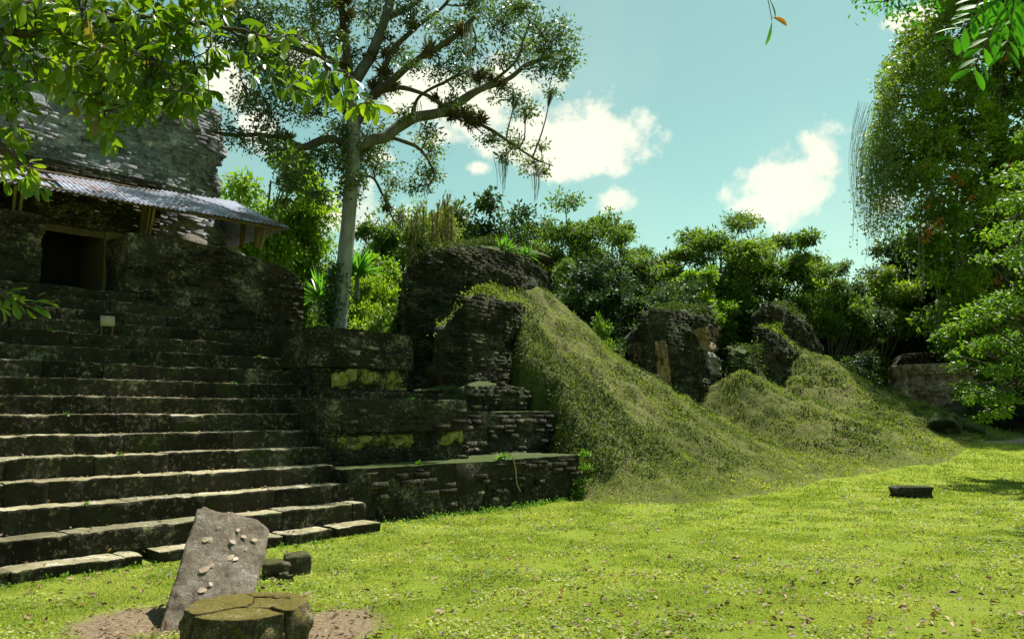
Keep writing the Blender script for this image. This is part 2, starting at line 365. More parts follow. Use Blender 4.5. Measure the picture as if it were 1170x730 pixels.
def ground_mat(name, g1, g2, g3, soil1, soil2, patches=(), sc=1.0, soilamt=.0, fine=26):
    m, nt, p, out = mat_new(name); L = nt.links.new
    geo = nn(nt, 'ShaderNodeNewGeometry'); pos = geo.outputs['Position']
    a = noise(nt, pos, .35 * sc, 5, .6); b = noise(nt, pos, 3.2 * sc, 8, .75, .4); c = noise(nt, pos, fine * sc, 6, .8)
    r = ramp(nt, [(.3, g1), (.5, g2), (.72, g3)]); L(mth(nt, 'ADD', mth(nt, 'MULTIPLY', a, .35), mth(nt, 'ADD', mth(nt, 'MULTIPLY', b, .25), mth(nt, 'MULTIPLY', c, .4))), r.inputs[0])
    s = ramp(nt, [(.35, soil1), (.65, soil2)]); L(c, s.inputs[0])
    sf = mrange(nt, mth(nt, 'ADD', mth(nt, 'MULTIPLY', b, .7), mth(nt, 'MULTIPLY', a, .3)), .62 - soilamt, .70 - soilamt, 0, .8)
    sep = nn(nt, 'ShaderNodeSeparateXYZ'); L(pos, sep.inputs[0])
    for (x, y, rx, ry) in patches:
        dx = mth(nt, 'DIVIDE', mth(nt, 'SUBTRACT', sep.outputs['X'], x), rx); dy = mth(nt, 'DIVIDE', mth(nt, 'SUBTRACT', sep.outputs['Y'], y), ry)
        d = mth(nt, 'SQRT', mth(nt, 'ADD', mth(nt, 'MULTIPLY', dx, dx), mth(nt, 'MULTIPLY', dy, dy)))
        d = mth(nt, 'ADD', d, mth(nt, 'MULTIPLY', mth(nt, 'SUBTRACT', b, .5), 1.2))
        sf = mth(nt, 'MAXIMUM', sf, mrange(nt, d, .8, 1.15, 1, 0))
    L(mixc(nt, sf, r.outputs[0], s.outputs[0]), p.inputs['Base Color']); p.inputs['Roughness'].default_value = 1; p.inputs['Specular IOR Level'].default_value = .1
    bp = nn(nt, 'ShaderNodeBump'); bp.inputs['Strength'].default_value = .9; bp.inputs['Distance'].default_value = .06
    L(mth(nt, 'ADD', b, mth(nt, 'MULTIPLY', c, .7)), bp.inputs['Height']); L(bp.outputs[0], p.inputs['Normal'])
    return m

# ============================================================ GROUND
PATCHES = [(-2.90, 6.35, .50, .55), (-1.42, 6.2, .45, .5), (-2.2, 5.5, .85, .35)]
def gz(X, Y):       # lawn height
    X = np.asarray(X, float); Y = np.asarray(Y, float)
    P = np.stack([X, Y, X * 0], -1)
    t = np.clip((Y - 16) / 12, 0, 1); rise = .72 * t * t * (3 - 2 * t)
    return rise + .025 * fbm(P, .45, 2, 5) * np.clip((Y - 3) / 3, 0, 1) - .0
def soil_mask(X, Y):
    P = np.stack([X, Y, X * 0], -1); b = fbm(P, 2.2, 4, 9) * .35; m = X * 0
    for (x, y, rx, ry) in PATCHES:
        d = np.sqrt(((X - x) / rx) ** 2 + ((Y - y) / ry) ** 2) + b
        m = np.maximum(m, np.clip((1.15 - d) / .35, 0, 1))
    return m
def make_ground():
    xs = np.concatenate([-np.geomspace(600, 14, 18)[:-1], np.arange(-14, 24, .2), np.geomspace(24, 600, 18)])
    ys = np.concatenate([-np.geomspace(500, 2, 16)[:-1], np.arange(-2, 4, .5), np.arange(4, 34, .2), np.geomspace(34, 900, 22)])
    X, Y = np.meshgrid(xs, ys, indexing='ij'); Zz = gz(X, Y)
    mb = MB(); mb.add(np.stack([X, Y, Zz], -1), grid_faces(len(xs), len(ys)))
    m = ground_mat('lawn_ground', (.07, .11, .014), (.17, .23, .02), (.30, .32, .07), (.12, .085, .05), (.32, .25, .16), PATCHES, 1, .05)
    tag(build('ground', mb, m, smooth=True), kind='structure')
make_ground()

# debris mounds in the stair frame
def fan(u, n, uc, nc, za, Rul, Rur, Rnf, Rnb, p=1.3, q=2.0, half=0.0):
    uu = np.sign(u - uc) * np.maximum(np.abs(u - uc) - half, 0); du = np.where(u < uc, uu / Rul, uu / Rur); dn = np.where(n < nc, (n - nc) / Rnf, (n - nc) / Rnb)
    t = (np.abs(du) ** q + np.abs(dn) ** q) ** (1 / q)
    return za * np.clip(1 - t, 0, 1) ** p
def smax(a, b, k=.35):
    k = k * np.clip(np.maximum(a, b) / .8, .02, 1); h = np.clip(.5 + .5 * (a - b) / k, 0, 1); return b * (1 - h) + a * h + k * h * (1 - h)
def mound_h(u, n):
    h1 = fan(u, n, 8.3, 5.4, 4.6, 3.6, 8.0, 7.0, 7, 1.5, 2.0, 1.5)
    uc_ = np.interp(n, [0, .8, 2, 4, 6], [4.3, 4.5, 5.1, 6.0, 6.5]) + .35 * fbm(np.stack([u * .3, n, 0 * n], -1), 1.1, 3, 123); t_ = np.clip((u - uc_) / 1.5, 0, 1); h1 = h1 * t_ * t_ * (3 - 2 * t_)
    h2 = fan(u, n, 16.6, 3.4, 2.3, 2.8, 12.5, 6.2, 5, 1.45)
    h3 = fan(u, n, 24.6, 5.0, 3.85, 6.0, 10.5, 8.2, 8, 1.5)
    h4 = fan(u, n, 18, 7.5, 1.7, 17, 16, 10.5, 9, 1.8)
    return smax(smax(smax(h1, h2), h3), h4)
def mound_z(u, n, detail=True):
    h = mound_h(u, n); P = W(u, n, 0 * u)
    base = gz(P[..., 0], P[..., 1])
    w = np.clip(h / .9, 0, 1)
    z = base + h - .03 * (1 - np.clip(h / .05, 0, 1))
    z = z + w * (.14 * fbm(P, .7, 3, 3) + .10 * fbm(P, 1.7, 4, 8, .6))
    if detail: z = z + np.clip(h / .25, 0, 1) * (.05 * fbm(P, 4.5, 3, 12))
    return z
def make_mound():
    us = np.concatenate([np.arange(4.35, 20, .075), np.arange(20, 46, .13)]); ns = np.concatenate([np.arange(-4, 6, .075), np.arange(6, 16, .25)])
    Ug, Ng = np.meshgrid(us, ns, indexing='ij'); Zg = mound_z(Ug, Ng)
    P = W(Ug, Ng, 0 * Ug); P[..., 2] = Zg; P[..., 2] -= .25 * (mound_h(Ug, Ng) < .004)
    mb = MB(); mb.add(P, grid_faces(len(us), len(ns)))
    m = ground_mat('mound_turf', (.022, .026, .010), (.10, .115, .028), (.25, .26, .08), (.035, .028, .018), (.17, .135, .085), (), 1.3, .10, 14)
    tag(build('debris_slope', mb, m, smooth=True), kind='structure')
make_mound()

def path_y(x): return 26.6 - (x - 13.6) * .16
def path_hw(x): return np.clip((x - 13.6) * .55, 0, 2.6)
# dirt path + bank at far right
def make_path():
    xs = np.linspace(13.6, 40, 150); mb = MB(); V = []
    for x in xs:
        hw = path_hw(x) + .25 * float(fbm(np.array([[x, 0, 0]]), .8, 3, 2)[0])
        for w in np.linspace(-1, 1, 15):
            y = path_y(x) + w * max(hw, .02); V.append((x, y, float(gz(x, y)) + .035 * (1 - w ** 4) - .01))
    mb.add(V, grid_faces(150, 15))
    m = ground_mat('path_dirt', (.16, .12, .08), (.30, .235, .16), (.42, .34, .25), (.12, .08, .05), (.3, .23, .15), (), 1, 0)
    tag(build('dirt_path', mb, m, smooth=True), kind='structure')
    # rough bank behind the path
    xs = np.linspace(18.2, 36, 110); ts = np.linspace(0, 1, 24); V = []
    for x in xs:
        for t in ts:
            y0 = 29.6 - (x - 18) * .22; y = y0 + t * 9
            ed = min(1, (x - 18.2) / 3)
            h = (.2 + 2.0 * ed * (t ** .7)) * min(1, t * 5)
            V.append((x, y, float(gz(x, y)) + h - .1))
    V = np.array(V); V[:, 2] += .18 * fbm(V, .9, 4, 31)
    mb = MB(); mb.add(V, grid_faces(110, 24))
    m = ground_mat('bank_soil', (.03, .03, .015), (.08, .08, .03), (.15, .15, .05), (.09, .065, .045), (.24, .18, .13), (), 1.2, .12)
    tag(build('earth_bank', mb, m, smooth=True), kind='structure')
make_path()

# ============================================================ MASONRY HELPERS
def brick_face(mb, org, du, up, nrm, Wd, Hh, rowh=.12, ln=.3, prot=.03, jit=.012, seed=1, mat=0, gap=.0, miss=.05, top=None, base=None):
    rng = np.random.default_rng(seed); C = []; A = []; B = []; D = []
    z = 0; jit = jit * .55; rowh *= .8; ln *= .75
    while z < Hh:
        rh = rowh * rng.uniform(.75, 1.3); x = -rng.uniform(0, ln)
        while x < Wd:
            l = ln * rng.uniform(.5, 1.7); x0 = max(x, 0); x1 = min(x + l, Wd); x += l
            if x1 - x0 < .04 or rng.random() < miss + .3: continue
            xm = (x0 + x1) / 2; zt = min(z + rh, Hh)
            if top is not None and z + rh * .5 > top(xm): continue
            if base is not None and z + rh < base(xm): continue
            d = rng.uniform(0, 1) ** 2 * prot * .6 + .014
            C.append(org + du * xm + up * ((z + zt) / 2) + nrm * (d - .06)); A.append(du * ((x1 - x0) / 2 - gap)); B.append(up * ((zt - z) / 2 - gap)); D.append(nrm * .06)
        z += rh
    if C: boxes(mb, np.array(C), np.array(A), np.array(B), np.array(D), mat, jit, rng)
def rough_block(mb, u0, u1, n0, n1, z0, z1, batter=.04, res=.14, amp=.03, seed=0, mat=0, topmat=None, topfn=None, amp2=.012):
    """closed block with noisy faces; front face at n0 leaning back"""
    nu = max(2, int((u1 - u0) / res)); nz = max(2, int((z1 - z0) / res)); nn_ = max(2, int(min(n1 - n0, 1.5) / res))
    def nz_(P): return P + np.stack([fbm(P, 1.1, 4, seed) * amp + fbm(P, 6, 2, seed + 9) * amp2, fbm(P, 1.1, 4, seed + 3) * amp + fbm(P, 6, 2, seed + 19) * amp2, fbm(P, .9, 4, seed + 5) * amp * .6 + fbm(P, 6, 2, seed + 29) * amp2], -1)
    tz = (lambda u: z1 + 0 * u) if topfn is None else topfn
    def face(a, b, fn, m):
        A, B = np.meshgrid(np.linspace(0, 1, a + 1), np.linspace(0, 1, b + 1), indexing='ij')
        mb.add(nz_(fn(A, B)).reshape(-1, 3), grid_faces(a + 1, b + 1), m)
    def off(z): return batter * (z - z0)
    def fr(a, b): u = u0 + (u1 - u0) * a; z = z0 + (tz(u) - z0) * b; sh = off(z); return W(u + sh * (.5 - a) * 2, n0 + sh, z)
    def ri(a, b): z = z0 + (tz(u1 + 0 * a) - z0) * b; sh = off(z); return W(u1 - sh, n0 + sh + (n1 - n0 - sh) * a, z)
    def le(a, b): z = z0 + (tz(u0 + 0 * a) - z0) * b; sh = off(z); return W(u0 + sh, n0 + sh + (n1 - n0 - sh) * a, z)
    def to(a, b): u = u0 + (u1 - u0) * a; z = tz(u); sh = off(z); return W(u + sh * (.5 - a) * 2, n0 + sh + (n1 - n0 - sh) * b, z)
    face(nu, nz, fr, mat); face(nn_ * 2, nz, ri, mat); face(nn_ * 2, nz, le, mat); face(nu, nn_ * 2, to, mat if topmat is None else topmat)
def sky_profile(pts):
    xs = [p[0] for p in pts]; ys = [p[1] for p in pts]
    def fn(u, n):
        q = W(u, n, 0.0); z = 3.0
        for _ in range(3):
            px = 585 + F * q[0] / (q[1] * cos(PITCH) + (z - CH) * sin(PITCH)); z = float(at(px, np.interp(px, xs, ys), q[1])[2])
        return z
    return fn
def shell(mb, foot, z0, ztop, batter=.15, rough=.12, seed=0, courses=.11, slen=.28, prot=.06, mat=0, capmat=0, stones=True, dome=.25, front_only=True, lean=None, chaikin=2):
    """mass of rubble masonry; foot = list of (u, n) ccw or cw, ztop(u,n)"""
    f = np.array(foot, float)
    for _ in range(chaikin):
        g = np.roll(f, -1, 0); f = np.stack([f * .8 + g * .2, f * .2 + g * .8], 1).reshape(-1, 2)
    g = np.vstack([f, f[:1]]); seg = np.linalg.norm(np.diff(g, axis=0), axis=1); cum = np.r_[0, np.cumsum(seg)]; Ltot = cum[-1]
    ns_ = int(Ltot / .13); s = np.linspace(0, Ltot, ns_, endpoint=False)
    q = np.stack([np.interp(s, cum, g[:, 0]), np.interp(s, cum, g[:, 1])], -1)
    t = np.roll(q, -1, 0) - np.roll(q, 1, 0); t /= np.linalg.norm(t, axis=1)[:, None]
    inn = np.stack([-t[:, 1], t[:, 0]], -1); cen = q.mean(0)
    if ((cen - q) * inn).sum() < 0: inn = -inn
    nz = max(6, int((max(ztop(a, b) for a, b in q[::5]) - z0) / .13)); tt = np.linspace(0, 1, nz)
    zt = np.array([ztop(a, b) for a, b in q])
    Zg = z0 + tt[None] * (zt[:, None] - z0)
    rnd = np.clip((tt - (1 - dome * .4)) / (dome * .4 + 1e-6), 0, 1) ** 2 * dome
    ins = batter * (Zg - z0) + rnd[None] * (zt[:, None] - z0) * .25
    UN = q[:, None] + inn[:, None] * ins[..., None]
    if lean is not None: UN = UN + np.array(lean)[None, None] * (Zg - z0)[..., None]
    P = W(UN[..., 0], UN[..., 1], Zg)
    out3 = -(inn[:, None, :1] * U + inn[:, None, 1:] * N)
    ns3 = P * np.array([1, 1, 2.2])
    disp = rough * fbm(ns3, .7, 4, seed, .55) + .03 * fbm(P * np.array([1, 1, 5]), 2.4, 3, seed + 4)
    P = P + out3 * disp[..., None]
    mb.add(P, grid_faces(ns_, nz, True), mat)
    # cap
    top = P[:, -1]; c3 = top.mean(0); rings = [top]
    for k in range(1, 9):
        w = 1 - k / 8; r = c3 + (top - c3) * w; uu = (r - O) @ U; nn2 = (r - O) @ N
        r = r.copy(); r[:, 2] = top[:, 2] * w + (1 - w) * (np.array([ztop(a, b) for a, b in zip(uu, nn2)])) + dome * .25 * (1 - w * w) + .10 * fbm(r, 1.6, 3, seed + 7) * (1 - w ** 4)
        rings.append(r)
    mb.add(np.stack(rings, 1), grid_faces(ns_, 9, True), capmat)
    if stones:
        rng = np.random.default_rng(seed + 50); C = []; A = []; B = []; D = []
        zmax = zt.max(); z = z0
        sg = np.roll(s, -1) - s; ds = Ltot / ns_
        while z < zmax:
            rh = courses * rng.uniform(.5, 1.3) * .95; x = 0
            while x < Ltot - .1:
                l = slen * rng.uniform(.4, 1.8) * .55; i = int((x + l / 2) / ds) % ns_; x += l
                if zt[i] < z + rh * .3 or rng.random() < .22: continue
                if front_only and (-(inn[i, 1]) > .35): continue        # back faces never seen
                fz = (z + rh / 2 - z0) / (zt[i] - z0) * (nz - 1)
                if fz >= nz - 1: continue
                j = int(fz); w = fz - j; p = P[i, j] * (1 - w) + P[i, min(j + 1, nz - 1)] * w
                td = t[i, 0] * U + t[i, 1] * N
                o3 = out3[i, 0]
                C.append(p + o3 * (rng.uniform(-.9, 1) ** 3 * prot * .5 - .04)); A.append(td * l * .49); B.append(Z * rh * .48 + td * rng.uniform(-.006, .006)); D.append(o3 * .05)
            z += rh
        if C: boxes(mb, np.array(C), np.array(A), np.array(B), np.array(D), mat, .009, rng)

# ============================================================ STAIRCASE
SH = lambda k: .13 + .24 * (k - 1)
SN = lambda k: .10 + .355 * (k - 1)
def make_stairs():
    root = thing('stone_staircase', 'wide dark mossy stone staircase with sunlit tread edges, climbing to the temple doorway', 'staircase', W(-5, 0, 0))
    rng = np.random.default_rng(4)
    ends = {1: .05, 2: .08, 3: .08, 4: .05, 5: .12, 6: .22}
    for k in range(1, 17):
        mb = MB(); h = SH(k); n0 = SN(k); dep = .36 + .25; z0 = SH(k - 1) - .12 if k > 1 else -.15
        u0 = -12.0; u1 = ends.get(k, .75)
        if k >= 10: u1 = 1.15
        if k == 12: dep = 1.3
        if k >= 13: u0, u1 = -6.5, [.3, -.1, -.4, -1.2][k - 13]; n0 = [4.42, 4.72, 5.0, 5.3][k - 13]; h = [3.0, 3.2, 3.42, 3.62][k - 13]; z0 = h - .4; dep = .9 if k < 16 else 2.4
        brk = []
        if k == 1: segs = [(u0, -3.08), (-2.90, -1.42), (-1.38, -.70), (-.62, u1)]
        else: segs = [(u0, u1)]
        for (a, b) in segs:
            blk = np.cumsum(rng.uniform(.35, 1.1, 60)) + a - .2; cuts = [a] + [x for x in blk if a + .15 < x < b - .15] + [b]
            for c0, c1 in zip(cuts[:-1], cuts[1:]):
                us = np.linspace(c0 + .0015, c1 - .0015, max(4, int((c1 - c0) / .045)))
                prof = [(0, z0)] + [(0, z0 + (h - z0) * t) for t in (.25, .5, .74, .90, .975)] + [(.006, h - .003), (.03, h), (.1, h), (.2, h), (.32, h), (dep, h)]
                pn = np.array([p[0] for p in prof]); pz = np.array([p[1] for p in prof])
                bo = rng.normal(0, .010); bz = rng.normal(0, .005); tw_ = rng.normal(0, .006)
                Ug = us[:, None] + 0 * pn[None]; Ng = n0 + pn[None] + 0 * us[:, None]; Zg = pz[None] + 0 * us[:, None]
                P = W(Ug, Ng, Zg); low = fbm(P[:, :1] * np.array([1, 1, 0]) + np.array([0, 0, k * 3.1]), .35, 1, 3)[:, 0]
                front = np.clip(1 - pn / .3, 0, 1)[None]; top_ = (pz > h - .1)[None]
                ee = np.minimum(us - c0, c1 - us); rc = np.clip(1 - ee / .035, 0, 1)[:, None] ** 2
                dn = .010 * fbm(P, 1.6, 4, 20 + k) + .012 * fbm(P, 8, 3, 60) + bo + tw_ * (us[:, None] - us.mean()) / (c1 - c0) + .014 * low[:, None] + .010 * rc
                chip = np.exp(-((pn - .02) / .05) ** 2)[None] * (pz > h - .08)[None] * np.clip(fbm(P, 4.5, 4, 70 + k) - .3, 0, 1)
                dz = (.006 * fbm(P, 2.2, 4, 40 + k) + .007 * fbm(P, 14, 3, 6)) * (pz > h - .05)[None] + (bz + .007 * low[:, None] - .006 * rc) * top_ - chip * .035
                P = P + N * ((dn + chip * .03) * front)[..., None]; P[..., 2] += dz
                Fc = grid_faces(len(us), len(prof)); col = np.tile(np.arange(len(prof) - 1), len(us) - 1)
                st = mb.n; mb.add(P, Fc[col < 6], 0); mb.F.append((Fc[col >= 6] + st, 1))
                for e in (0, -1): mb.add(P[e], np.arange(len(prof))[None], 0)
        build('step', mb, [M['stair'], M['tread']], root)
    # core under the stairs
    mb = MB()
    rough_block(mb, -12, .5, 1.9, 8, -.2, 1.2, 0, .5, .0, 1); rough_block(mb, -12, .9, 4.2, 8, 1.0, 2.5, 0, .5, .0, 1)
    build('stair_core', mb, M['stair'], root)
make_stairs()

# ============================================================ TERRACE
def make_terrace():
    root = thing('stepped_terrace', 'dark three tier stone terrace with yellow lichen bands, right of the staircase', 'terrace', W(2.4, .8, 0))
    # lower tier
    mb = MB(); rough_block(mb, .0, 5.3, .78, 3.2, -.1, .80, .03, .12, .015, 3, 0, 1)
    brick_face(mb, W(.0, .79, 0), U, Z, -N, 5.3, .74, .13, .34, .07, .012, 11, 0, .004, .35)
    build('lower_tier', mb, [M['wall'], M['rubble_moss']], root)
    # middle tier: base course, recessed band, projecting apron
    def tier(nm, u0, u1, nf, zb, zband0, zband1, zt, seed, depth=2.2):
        mb = MB(); rough_block(mb, u0, u1 + .06, nf + .02, nf + depth, zb - .3, zband0, .02, .12, .02, seed)
        brick_face(mb, W(u0, nf + .03, zb - .1), U, Z, -N, u1 - u0 + .06, zband0 - zb + .1, .1, .26, .025, .01, seed + 2, 0, .004, .15)
        rough_block(mb, u0, u1, nf - .02, nf + depth, zband1, zt, .06, .12, .012, seed + 1, 0, 1)
        sh = .06
        brick_face(mb, W(u0 + .02, nf - .01, zband1), U, Z + N * sh, -N, u1 - u0 - .06, zt - zband1 - .03, .12, .32, .025, .012, seed + 5, 0, .004, .3)
        brick_face(mb, W(u1 - .01, nf, zband1), N, Z - U * sh, U, depth - .1, zt - zband1 - .03, .12, .32, .02, .012, seed + 6, 0, .004, .3)
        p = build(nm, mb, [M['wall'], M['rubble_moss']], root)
        mb = MB(); rough_block(mb, u0 + .05, u1 - .04, nf + .09, nf + depth - .1, zband0 - .02, zband1 + .02, 0, .08, .02, seed + 8, 0)
        brick_face(mb, W(u0 + .05, nf + .09, zband0 - .02), U, Z, -N, u1 - u0 - .12, zband1 - zband0 + .02, .09, .2, .05, .01, seed + 9, 0, .003, -.1)
        build('band_course', mb, M['wall'], root)
        def yel(ua, ub, za, zb_, sd):
            A, B = np.meshgrid(np.linspace(0, 1, 70), np.linspace(0, 1, 16), indexing='ij'); Q = W(ua + (ub - ua) * A, nf + .05 + 0 * A, za + (zb_ - za) * B)
            e = np.minimum(np.minimum(A * 6, (1 - A) * 9), np.minimum(B * 2.2, (1 - B) * 4)); d = np.clip(e * 1.6 - .9 + 1.5 * fbm(Q * np.array([1, 1, 1.8]), 3.4, 4, sd), -1.6, .6); Q = Q - N * (.035 * d)[..., None]
            m2 = MB(); m2.add(Q, grid_faces(70, 16)); m2.add(Q + N * .03, grid_faces(70, 16)[:, ::-1]); build('lichen_patch', m2, M['yellow'], root, True)
        return p, yel
    p, mb = tier('middle_tier', .12, 3.1, 1.6, .8, 1.02, 1.30, 1.81, 21)
    mb(.4, 1.9, 1.02, 1.24, 5); mb(2.5, 3.04, 1.04, 1.30, 6)
    p, mb = tier('upper_tier', .62, 2.72, 2.65, 1.8, 1.98, 2.36, 3.02, 31, 1.9)
    mb(1.0, 2.66, 2.0, 2.35, 9)
    # mossy wall behind, running into the slope
    mb = MB(); rough_block(mb, 3.0, 6.5, 2.25, 4.5, .6, 1.62, .05, .07, .03, 41, 0, 1)
    brick_face(mb, W(3.0, 2.25, .65), U, Z + N * .05, -N, 3.3, .9, .13, .34, .03, .012, 12, 0, .002, .35)
    build('rear_wall', mb, [M['rubble'], M['rubble_moss']], root)
    # vertical root / crack line on the lower tier
    mb = MB(); tube(mb, spline([W(3.35, .74, .80), W(3.4, .72, .6), W(3.43, .73, .4), W(3.52, .72, .28)], 8), [.014, .012, .011, .008], 5) if False else tube(mb, spline([W(3.35, .73, .84), W(3.4, .71, .6), W(3.43, .72, .4), W(3.52, .71, .26)], 8), .012, 5)
    build('root_strand', mb, M['wood_pale'], root)
make_terrace()

# ============================================================ TEMPLE
def make_temple():
    root = thing('temple_ruin', 'dark stone temple ruin with a square doorway and massive grey tower', 'temple', W(-1, 6.5, 3))
    # right buttress, top outline from the photograph
    pts = [Pn(x, y, 5.45) for x, y in ((146, 266), (190, 269), (255, 284), (290, 294), (322, 303), (338, 314), (346, 328))]
    pu = np.array([p[0] for p in pts]); pz = np.array([p[2] for p in pts]); tf = lambda u: np.interp(u, pu, pz)
    mb = MB(); u0, u1 = pu[0], 2.15
    rough_block(mb, u0, u1, 5.45, 8.3, 2.6, 4.7, .0, .10, .05, 51, 0, 0, tf)
    brick_face(mb, W(u0, 5.46, 2.7), U, Z, -N, u1 - u0, 2.3, .10, .26, .05, .016, 52, 0, .003, .22, top=lambda x: tf(u0 + x) - 2.7 - .02)
    brick_face(mb, W(u1, 5.5, 2.7), N, Z, U, 2.7, 1.7, .10, .26, .05, .016, 53, 0, .003, .22)
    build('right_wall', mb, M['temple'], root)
    # left buttress
    mb = MB(); tl = 4.76; uL = Pn(48, 290, 5.45)[0]
    rough_block(mb, -7.5, uL, 5.45, 8.3, 3.2, tl, 0, .10, .05, 54)
    brick_face(mb, W(-7.5, 5.46, 3.3), U, Z, -N, uL + 7.5, tl - 3.32, .10, .26, .05, .016, 55, 0, .003, .2)
    brick_face(mb, W(uL, 5.46, 3.3), N, Z, U, 1.3, tl - 3.32, .10, .26, .04, .016, 56, 0, .003, .2)
    build('left_wall', mb, M['temple'], root)
    # lintel wall above the doorway, slightly recessed, thin courses
    nd = 6.35
    a = Pn(50, 257, nd); b = Pn(122, 264, nd); c = Pn(163, 270, nd)
    mb = MB(); lz = b[2]
    rough_block(mb, -7.4, c[0] + .3, nd, nd + .45, lz, 5.95, 0, .12, .02, 57)
    brick_face(mb, W(-7.4, nd, lz + .02), U, Z, -N, c[0] + 7.7, 1.0, .065, .30, .03, .008, 58, 0, .002, .1)
    build('lintel_wall', mb, M['temple'], root)
    mb = MB(); rough_block(mb, a[0] - .1, b[0] + .05, nd + .1, nd + .35, lz - .13, lz, 0, .1, .01, 59); build('lintel_beam', mb, M['wood'], root)
    mb = MB(); rough_block(mb, b[0], c[0] + .4, nd + .05, nd + 1.4, 3.5, lz, 0, .2, .008, 60); build('plaster_jamb', mb, M['plaster'], root)
    mb = MB(); rough_block(mb, -7.4, a[0], nd + .05, nd + 1.4, 3.5, lz, 0, .2, .01, 61); build('left_jamb', mb, M['temple'], root)
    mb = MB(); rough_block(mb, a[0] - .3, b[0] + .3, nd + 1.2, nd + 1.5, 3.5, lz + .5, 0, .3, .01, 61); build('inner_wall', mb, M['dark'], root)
    # plaster vault remains on the right wall
    mb = MB()
    s0 = Pn(192, 262, 6.6); s1 = Pn(292, 285, 6.6)
    shell(mb, [(s0[0] - .1, 6.3), (s1[0] + .1, 6.3), (s1[0] + .1, 8.2), (s0[0] - .1, 8.2)], 4.3, lambda u, n: 5.12 - .16 * (u - s0[0]) + .05 * sin(u * 7), .12, .06, 63, stones=False, dome=.5)
    build('plaster_mass', mb, M['stucco_grey'], root)
    # tower: roof comb mass
    mb = MB()
    a = Pn(268, 232, 6.6); 
    zt = lambda u, n: np.interp(u, [-8, -3, -1.6, -.9, -.2, .3, 1.6], [9.6, 9.5, 9.45, 9.35, 9.1, 8.3, 7.8])
    shell(mb, [(-8, 6.55), (.95, 6.55), (1.3, 7.2), (1.3, 10.5), (-8, 10.5)], 5.02, zt, .10, .14, 65, .085, .34, .07, dome=.12)
    build('tower', mb, M['tower'], root)
make_temple()

def make_canopy():
    root = thing('tin_canopy', 'lilac grey corrugated tin canopy with rust stains, sheltering the temple doorway', 'canopy', W(-1, 5.5, 4.6))
    nE, nT = 4.95, 6.25
    eL = Pn(-60, 192, nE); eR = Pn(330, 261, nE); tL = Pn(-60, 178, nT); tR = Pn(268, 231, nT)
    # corrugated sheets, front slope
    lo0 = np.array([Pn(30, 206, nE)[0] - 4, nE, 0]); zl = lambda u: np.interp(u, [Pn(60, 216, nE)[0], eR[0]], [Pn(60, 216, nE)[2], eR[2]])
    zh = lambda u: np.interp(u, [Pn(30, 194, nT)[0], tR[0]], [Pn(30, 194, nT)[2], tR[2]])
    u_start = -7.5; nsh = 9; rng = np.random.default_rng(8)
    edges = np.linspace(u_start, eR[0], nsh + 1)
    for i in range(nsh):
        a, b = edges[i], edges[i + 1] + .06; du = rng.uniform(-.03, .03)
        us = np.arange(a, b + .001, .0125); ts = np.linspace(0, 1, 12); 
        Ug, Tg = np.meshgrid(us, ts, indexing='ij')
        # hip: upper edge stops at tR
        lim = tR[0] + (eR[0] - tR[0]) * (1 - Tg); Uc = np.minimum(Ug, lim)
        Zg = zl(Uc) * (1 - Tg) + zh(Uc) * Tg + .011 * np.sin(Ug * 2 * pi / .085) + .012 * (i % 2) + .01 * np.sin(Tg * 5 + i) - du * Tg * .2
        P = W(Uc, nE + (nT - nE) * Tg + du, Zg)
        mb = MB(); mb.add(P, grid_faces(len(us), 12)); Q = P.copy(); Q[..., 2] -= .008; mb.add(Q, grid_faces(len(us), 12)[:, ::-1])
        build('roof_sheet', mb, M['tin'], root, True)
    # side slope round the corner
    ns = np.arange(nE, 9.0, .0125); ts = np.linspace(0, 1, 8); Ng, Tg = np.meshgrid(ns, ts, indexing='ij')
    Nc = np.maximum(Ng, nE + (nT - nE) * Tg)
    P = W(eR[0] + (tR[0] - eR[0]) * Tg, Nc, eR[2] + (tR[2] - eR[2]) * Tg + .011 * np.sin(Ng * 2 * pi / .085) - .03 * (Nc - nE))
    mb = MB(); mb.add(P, grid_faces(len(ns), 8)); Q = P.copy(); Q[..., 2] -= .008; mb.add(Q, grid_faces(len(ns), 8)[:, ::-1]); build('roof_sheet', mb, M['tin'], root, True)
    # purlins and rafters under the sheets
    for t in (.08, .5, .92):
        mb = MB(); n = nE + (nT - nE) * t; a = W(u_start, n, zl(u_start) * (1 - t) + zh(u_start) * t - .07); ue = tR[0] + (eR[0] - tR[0]) * (1 - t) - .05
        b = W(ue, n, zl(ue) * (1 - t) + zh(ue) * t - .07); tube(mb, [a, b], .035, 6); build('purlin', mb, M['wood'], root)
    # posts : pairs of leaning pale poles
    def post(x0, y0, x1, y1, n0, n1, r, m):
        mb = MB(); a = W(*Pn(x0, y0, n0)); b = W(*Pn(x1, y1, n1)); tube(mb, spline([a, b], 6), r, 7); build('post', mb, m, root)
    post(163, 268, 165, 236, 6.2, 6.0, .06, M['wood']); post(171, 268, 177, 236, 6.1, 5.6, .025, M['wood_pale']); post(167, 268, 172, 236, 6.15, 5.8, .022, M['wood_pale'])
    post(15, 246, 18, 212, 6.1, 5.6, .025, M['wood_pale']); post(22, 246, 27, 212, 6.0, 5.5, .025, M['wood_pale'])
    post(276, 284, 278, 250, 6.3, 6.3, .05, M['wood']); post(293, 284, 295, 256, 5.7, 5.7, .055, M['wood']); post(297, 286, 305, 258, 5.9, 5.6, .03, M['wood_pale'])
make_canopy()

